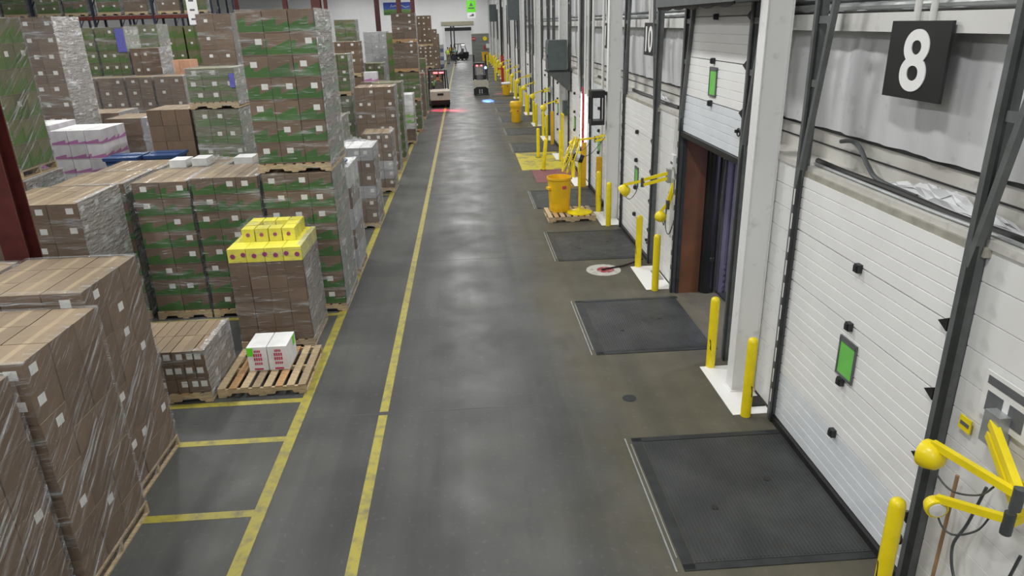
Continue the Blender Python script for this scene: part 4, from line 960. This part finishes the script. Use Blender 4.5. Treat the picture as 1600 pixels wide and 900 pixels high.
MB().prism([(0.3, -0.06), (0.3, -0.7), (-0.44, -0.06)], 'y', -0.5, 0.45).build('shelf_gusset', 'grey_hood', bx)
for x, y, lab in [(3.15, 45.5, 'grey cabinet high on the dock wall, second along'), (3.15, 75.6, 'grey cabinet high on the dock wall near the far end')]:
    c = thing('electrical_cabinet', lab, 'cabinet', (x, y, 4.75)); MB().box(-0.4, 0.3, -0.5, 0.5, 0, 1.6).build('case', 'grey_box', c); MB().box(-0.42, -0.4, -0.42, 0.42, 0.08, 1.5).build('door', 'grey_box', c); MB().box(0.3, 0.79, -0.3, 0.3, 0.1, 0.2).build('wall_bracket', 'track', c)
bf = thing('equipment_cage', 'black steel frame hung beside the column by the sign 11', 'frame', (3.05, 16.75, 2.3))
MB().box(-0.16, 0.16, -0.2, 0.2, 0.62, 0.78).build('top_box', 'black', bf); MB().box(-0.16, 0.16, -0.2, 0.2, 0, 0.1).build('bottom_tray', 'black', bf)
for sx in (-0.14, 0.14):
    for sy in (-0.18, 0.18): MB().box(sx-0.02, sx+0.02, sy-0.02, sy+0.02, 0.1, 0.62).build('post', 'black', bf)
MB().box(0.16, 0.235, -0.05, 0.05, 0.66, 0.74).build('wall_arm', 'black', bf)
for i, y in enumerate((18.15, 19.6, 20.35, 20.85, 22.05)):
    tag(MB().cyl((3.45, y, 2.6 if i else 0.0), (3.45, y, CEIL), 0.035, n=10).build('conduit', 'beam_white', None, True), 'white vertical pipe on the dock wall beyond the sign 11, %s from the camera' % ORD[i], 'pipe', 'white vertical pipes')
for i, (y, z0, h) in enumerate([(21.0, 0.95, 0.9), (20.75, 1.5, 0.5)]):
    c = thing('switch_box', ['long grey switch box left of the glowing gap', 'short grey switch box left of the glowing gap'][i], 'box', (3.5, 25.6-i*0.45, z0)); MB().box(-0.12, 0.08, -0.15, 0.15, 0, h).build('case', 'grey_box', c); MB().cyl((0, 0, h), (0, 0, h+1.2), 0.02, n=8).build('conduit', 'galv', c)
rp = thing('riser_pipe', 'sprinkler riser pipe, red below and black above, by the dock wall', 'pipe', (3.0, 58.3, 0)); MB().cyl((0, 0, 0), (0, 0, 2.2), 0.12, n=14).build('lower_pipe', 'red', rp, True); MB().cyl((0, 0, 2.2), (0, 0, CEIL-0.01), 0.085, n=14).build('upper_pipe', 'black', rp, True)
MB().cyl((0, 0, 1.2), (-0.35, 0, 1.2), 0.06, n=10).build('valve_arm', 'red', rp); MB().ring((-0.36, 0, 1.2), (1, 0, 0), 0.15, 0.02, 18, 6).build('hand_wheel', 'red', rp)
for y, lab in [(62.5, 'yellow guard rail by the dock wall near the riser pipe'), (83, 'yellow guard rail by the dock wall at the far end')]:
    g = thing('guard_rail', lab, 'rail', (2.6, y, 0))
    for s in (-0.7, 0.7): MB().cyl((0, s, 0), (0, s, 1.05), 0.055, n=10).build('post', 'yellow', g)
    MB().box(-0.05, 0.05, -0.8, 0.8, 0.95, 1.25).build('rail', 'yellow', g)

# ------------------------------------------------------------------ people
def skin_mesh(name, V, E, R, mat, sub=1):
    me = bpy.data.meshes.new(name); me.from_pydata(V, E, []); o = bpy.data.objects.new(name, me); COL.objects.link(o)
    o.modifiers.new('skin', 'SKIN'); o.modifiers.new('sub', 'SUBSURF').levels = sub; o.modifiers['sub'].render_levels = sub
    for i, r in enumerate(R): me.skin_vertices[0].data[i].radius = (r, r) if isinstance(r, float) else r
    me.skin_vertices[0].data[0].use_root = True
    dg = bpy.context.evaluated_depsgraph_get(); out = bpy.data.meshes.new_from_object(o.evaluated_get(dg))
    bpy.data.objects.remove(o); bpy.data.meshes.remove(me)
    out.materials.clear(); out.materials.append(MATS[mat]); out.name = name
    out.polygons.foreach_set('use_smooth', [True]*len(out.polygons)); return out
def person(label, loc, rotz, top, legs, seated=False, vest=None, arms='down'):
    p = thing('person', label, 'person', loc, rotz)
    J = {'pel': (0, 0, .96), 'sp': (0, .005, 1.16), 'ch': (0, .01, 1.36), 'nk': (0, 0.005, 1.50), 'hb': (0, -.005, 1.59), 'ht': (0, -.005, 1.70)}
    for s, n in ((-1, 'l'), (1, 'r')):
        J['sh'+n] = (s*.18, .01, 1.42)
        J['el'+n] = (s*.25, .03, 1.14); J['wr'+n] = (s*.2, -.12, .95) if arms == 'down' else (s*.12, -.26, 1.12)
        if seated: J['wr'+n] = (s*.15, -.36, 1.18)
        J['hp'+n] = (s*.09, 0, .90)
        J['kn'+n] = (s*.1, -.02, .50) if not seated else (s*.14, -.42, .92)
        J['an'+n] = (s*.1, .02, .09) if not seated else (s*.14, -.46, .50)
        J['to'+n] = (s*.12, -.13, .035) if not seated else (s*.14, -.6, .46)
    R = {'pel': (.14, .1), 'sp': (.125, .09), 'ch': (.155, .105), 'nk': .055, 'hb': .082, 'ht': .075, 'sh': .065, 'el': .042, 'wr': .028, 'hp': .085, 'kn': .058, 'an': .04, 'to': .035}
    def make(name, chains, grow, mat, fingers=False, parent=None):
        idx = {}; V = []; E = []; RR = []
        for ch in chains:
            for a in ch:
                if a not in idx:
                    idx[a] = len(V); V.append(J[a]); r = R[a if a in R else a[:2]]
                    RR.append(tuple(x+grow for x in r) if isinstance(r, tuple) else r+grow)
            for a, b in zip(ch[:-1], ch[1:]):
                if (idx[a], idx[b]) not in E: E.append((idx[a], idx[b]))
        if fingers:
            for n in 'lr':
                wv = Vector(J['wr'+n]); d = (wv-Vector(J['el'+n])).normalized(); sd = Vector((1, 0, 0)) if n == 'l' else Vector((-1, 0, 0))
                pm = wv+d*0.07; V.append(tuple(pm)); RR.append((.034, .02)); E.append((idx['wr'+n], len(V)-1)); q = len(V)-1
                for f, (off, ln) in enumerate(((-.03, .07), (-.01, .085), (.01, .08), (.03, .06))):
                    V.append(tuple(pm+sd*off+d*ln)); RR.append(.009); E.append((q, len(V)-1))
                V.append(tuple(wv+sd*.05+d*.06)); RR.append(.011); E.append((idx['wr'+n], len(V)-1))
        return put(name, skin_mesh(name, V, E, RR, mat), p)
    torso = [['pel', 'sp', 'ch', 'nk', 'hb', 'ht']]
    arm = [['ch', 'sh'+n, 'el'+n, 'wr'+n] for n in 'lr']; leg = [['pel', 'hp'+n, 'kn'+n, 'an'+n, 'to'+n] for n in 'lr']
    make('body', torso+arm+leg, 0.0, 'skin', True)
    make('trousers', [['pel', 'hp'+n, 'kn'+n, 'an'+n] for n in 'lr'], 0.018, legs)
    make('shirt', [['pel', 'sp', 'ch']]+[['ch', 'sh'+n, 'el'+n] for n in 'lr'], 0.016, top)
    if vest: make('vest', [['pel', 'sp', 'ch']]+[['ch', 'sh'+n] for n in 'lr'], 0.035, vest)
    h = J['ht']; MB().lathe([(0.05, 0.09), (0.075, 0.06), (0.088, 0.02), (0.085, -0.03), (0.06, -0.06)][::-1], (h[0], h[1]+0.015, h[2]), 14).build('hair', 'hair', p, True)
    MB().prism([(-0.014, 1.63), (0.014, 1.63), (0.0, 1.67)], 'y', -0.115, -0.07).build('nose', 'skin', p)
    for s in (-1, 1): MB().lathe([(0.0, -0.011), (0.011, 0), (0.0, 0.011)], (s*0.03, -0.083, 1.665), 8).build('eye', 'ink', p)
    for s in (-1, 1):
        a = J['an'+('l' if s < 0 else 'r')]; MB().box(a[0]-0.05, a[0]+0.05, a[1]-0.2, a[1]+0.08, a[2]-0.09, a[2]-0.01).build('shoe', 'black', p)
    return p
pa = person('person in a yellow-green safety vest and khaki trousers standing at the far end', (-1.98, 92.5, 0), PI*0.9, 'khaki', 'khaki', vest='vest'); pa.scale = (1.1, 1.1, 1.1)
pb = person('person in a teal top and dark trousers facing the one in the vest', (-1.05, 92.5, 0), -PI*0.45, 'vest_teal', 'navy', arms='front'); pb.scale = (1.08, 1.08, 1.08)

# ------------------------------------------------------------------ trucks
def wheel(parent, x, y, z, r, w):
    o = MB().lathe([(r*0.5, -w/2), (r*0.93, -w/2), (r, -w*0.35), (r, w*0.35), (r*0.93, w/2), (r*0.5, w/2)], n=20).build('wheel', 'rubber', parent, True)
    o.matrix_local = Matrix.Translation((x, y, z)) @ Matrix.Rotation(PI/2, 4, 'Y')
    MB().lathe([(r*0.5, -w*0.52), (r*0.5, w*0.52)], n=12).build('hub', 'truck_beige', o)
def forklift(label, loc, rotz, body='truck_beige', mast=2.2, lamps='red'):
    t = thing('forklift', label, 'forklift', loc, rotz)      # faces +y, its rear towards the camera
    MB().prism([(-1.0, 0.18), (-1.05, 0.45), (-0.7, 0.5), (0.9, 0.5), (0.95, 0.18)], 'x', -0.56, 0.56).build('chassis', 'black', t)
    MB().prism([(-1.1, 0.45), (-1.12, 0.95), (-1.0, 1.04), (-0.45, 1.04), (-0.45, 0.5), (-0.7, 0.48)], 'x', -0.57, 0.57).build('counterweight', body, t)
    MB().box(-0.18, 0.18, -1.135, -1.1, 0.72, 0.84).build('rear_plate', 'black', t)
    MB().box(-0.5, 0.5, -0.45, 0.35, 0.5, 0.78).build('battery_case', body, t); MB().box(-0.5, 0.5, 0.35, 0.9, 0.5, 0.6).build('footwell', 'black', t)
    MB().prism([(-0.35, 0.78), (-0.35, 0.92), (0.1, 0.95), (0.12, 0.78)], 'x', -0.25, 0.25).build('seat', 'ink', t); MB().prism([(-0.45, 0.92), (-0.55, 1.45), (-0.46, 1.47), (-0.33, 0.92)], 'x', -0.24, 0.24).build('backrest', 'ink', t)
    MB().prism([(0.6, 0.6), (0.72, 1.15), (0.85, 1.1), (0.9, 0.6)], 'x', -0.4, 0.4).build('dashboard', 'black', t); MB().ring((0, 0.5, 1.2), (0, -0.5, 1), 0.17, 0.015, 18, 6).build('steering_wheel', 'black', t)
    for s in (-1, 1):
        MB().bar((s*0.52, -0.8, 1.0), (s*0.47, -0.5, 2.05), 0.06, 0.07).build('guard_post', 'black', t); MB().bar((s*0.52, 0.85, 0.6), (s*0.47, 0.55, 2.05), 0.06, 0.07).build('guard_post', 'black', t)
        wheel(t, s*0.5, 0.7, 0.3, 0.3, 0.2); wheel(t, s*0.46, -0.72, 0.24, 0.24, 0.18)
    MB().box(-0.5, 0.5, -0.55, 0.6, 2.05, 2.1).build('guard_roof', 'black', t)
    for i in range(5): MB().box(-0.4+i*0.2-0.02, -0.4+i*0.2+0.02, -0.5, 0.55, 2.1, 2.13).build('roof_bar', 'black', t)
    for s in (-1, 1): MB().box(s*0.37-0.05, s*0.37+0.05, 1.0, 1.12, 0.1, mast).build('mast_rail', 'black', t); MB().box(s*0.25-0.06, s*0.25+0.06, 1.15, 2.2, 0.06, 0.1).build('fork', 'track', t)
    for z in (0.4, mast-0.15): MB().box(-0.37, 0.37, 1.02, 1.1, z, z+0.08).build('mast_crossbar', 'black', t)
    MB().box(-0.45, 0.45, 1.12, 1.16, 0.1, 0.6).build('fork_carriage', 'black', t)
    for s in (-1, 1): MB().box(s*0.17-0.12, s*0.17+0.12, -0.62, -0.56, 1.93, 2.0).build('warning_lamp', 'red_light' if lamps == 'red' else 'white_light', t)
    return t
forklift('beige and black forklift with red warning lamps at the left lane edge, seen from behind', (-1.62, 43.7, 0), 0.12)
op = person('person in dark clothes with green sleeves seated on the near left forklift', (-1.62, 43.55, 0.0), PI+0.12, 'green_card', 'navy', seated=True, vest='navy'); op.location.z = 0.06
ff = forklift('dark forklift with a tall mast in the far doorway', (-0.55, 101.2, 0), 2.2, 'black', 4.4, 'white')
fp = person('person in a yellow vest by the far forklift in the doorway', (-1.75, 103.4, 0.0), 0.3, 'khaki', 'navy', vest='yellow'); fp.scale = (1.1, 1.1, 1.1)
# reach truck
t = thing('reach_truck', 'beige stand-up reach truck with blue and red lamps in the aisle, seen from behind', 'reach truck', (1.06, 50.3, 0))
MB().prism([(-0.5, 0.08), (0.5, 0.08), (0.5, 0.42), (0.3, 0.55), (-0.3, 0.55), (-0.5, 0.42)], 'y', -0.6, 0.3).build('bumper_skirt', 'black', t)
MB().prism([(-0.52, 0.42), (-0.3, 0.56), (0.3, 0.56), (0.52, 0.42), (0.52, 0.92), (0.42, 1.0), (-0.42, 1.0), (-0.52, 0.92)], 'y', -0.62, 0.25).build('power_unit', 'truck_beige', t)
MB().box(-0.14, -0.06, -0.64, -0.6, 0.12, 0.4).build('step_mark', 'galv', t); MB().box(0.02, 0.1, -0.64, -0.6, 0.12, 0.4).build('step_mark', 'galv', t)
for s in (-1, 1): MB().bar((s*0.48, -0.5, 0.98), (s*0.46, -0.45, 1.95), 0.07, 0.07).build('guard_post', 'black', t); MB().box(s*0.4-0.05, s*0.4+0.05, 0.55, 0.68, 0.1, 2.6).build('mast_rail', 'black', t); wheel(t, s*0.4, 1.3, 0.13, 0.13, 0.12); MB().box(s*0.4-0.07, s*0.4+0.07, 0.5, 1.5, 0.1, 0.22).build('outrigger', 'black', t)
MB().box(-0.38, 0.38, -0.1, 0.5, 1.0, 1.3).build('console', 'black', t); MB().lathe([(0.22, 0), (0.24, 0.2), (0.16, 0.34), (0, 0.36)], (-0.05, -0.3, 1.0), 16).build('seat_pad', 'ink', t, True)
MB().box(-0.42, 0.3, -0.5, 0.5, 2.0, 2.12).build('guard_roof', 'black', t); MB().box(-0.34, -0.28, -0.5, -0.44, 1.3, 2.0).build('inner_post', 'dark_lavender', t); MB().box(0.2, 0.28, -0.5, -0.44, 1.3, 2.0).build('inner_post', 'dark_lavender', t)
for s in (-0.22, 0.08): MB().box(s-0.05, s+0.05, -0.56, -0.5, 1.9, 1.98).build('red_lamp', 'red_light', t)
MB().lathe([(0.06, 0), (0.08, 0.06), (0.06, 0.14), (0.0, 0.16)], (0.36, -0.46, 1.72), 12).build('blue_lamp', 'blue_light', t, True)
def spot(name, loc, target, col, e, size):
    d = bpy.data.lights.new(name, 'SPOT'); d.energy = e; d.color = col; d.spot_size = size; d.spot_blend = 0.25; d.shadow_soft_size = 0.02
    o = bpy.data.objects.new(name, d); COL.objects.link(o); o.location = loc; o.rotation_euler = (Vector(target)-Vector(loc)).to_track_quat('-Z', 'Y').to_euler()
spot('blue_floor_spot', (1.42, 49.7, 1.75), (1.4, 46.0, 0), (0.1, 0.25, 1), 900, 0.2)
spot('red_floor_spot', (0.45, 49.7, 1.85), (0.15, 50.2, 0), (1, 0.06, 0.14), 1500, 0.35)
spot('red_floor_spot', (1.65, 49.7, 1.85), (2.35, 50.2, 0), (1, 0.06, 0.14), 1500, 0.35)
spot('red_floor_spot', (-0.98, 43.0, 2.0), (-0.5, 41.2, 0), (1, 0.06, 0.14), 1500, 0.4)
spot('red_floor_spot', (-1.7, 42.9, 2.0), (-1.5, 41.6, 0), (1, 0.06, 0.14), 1500, 0.5)
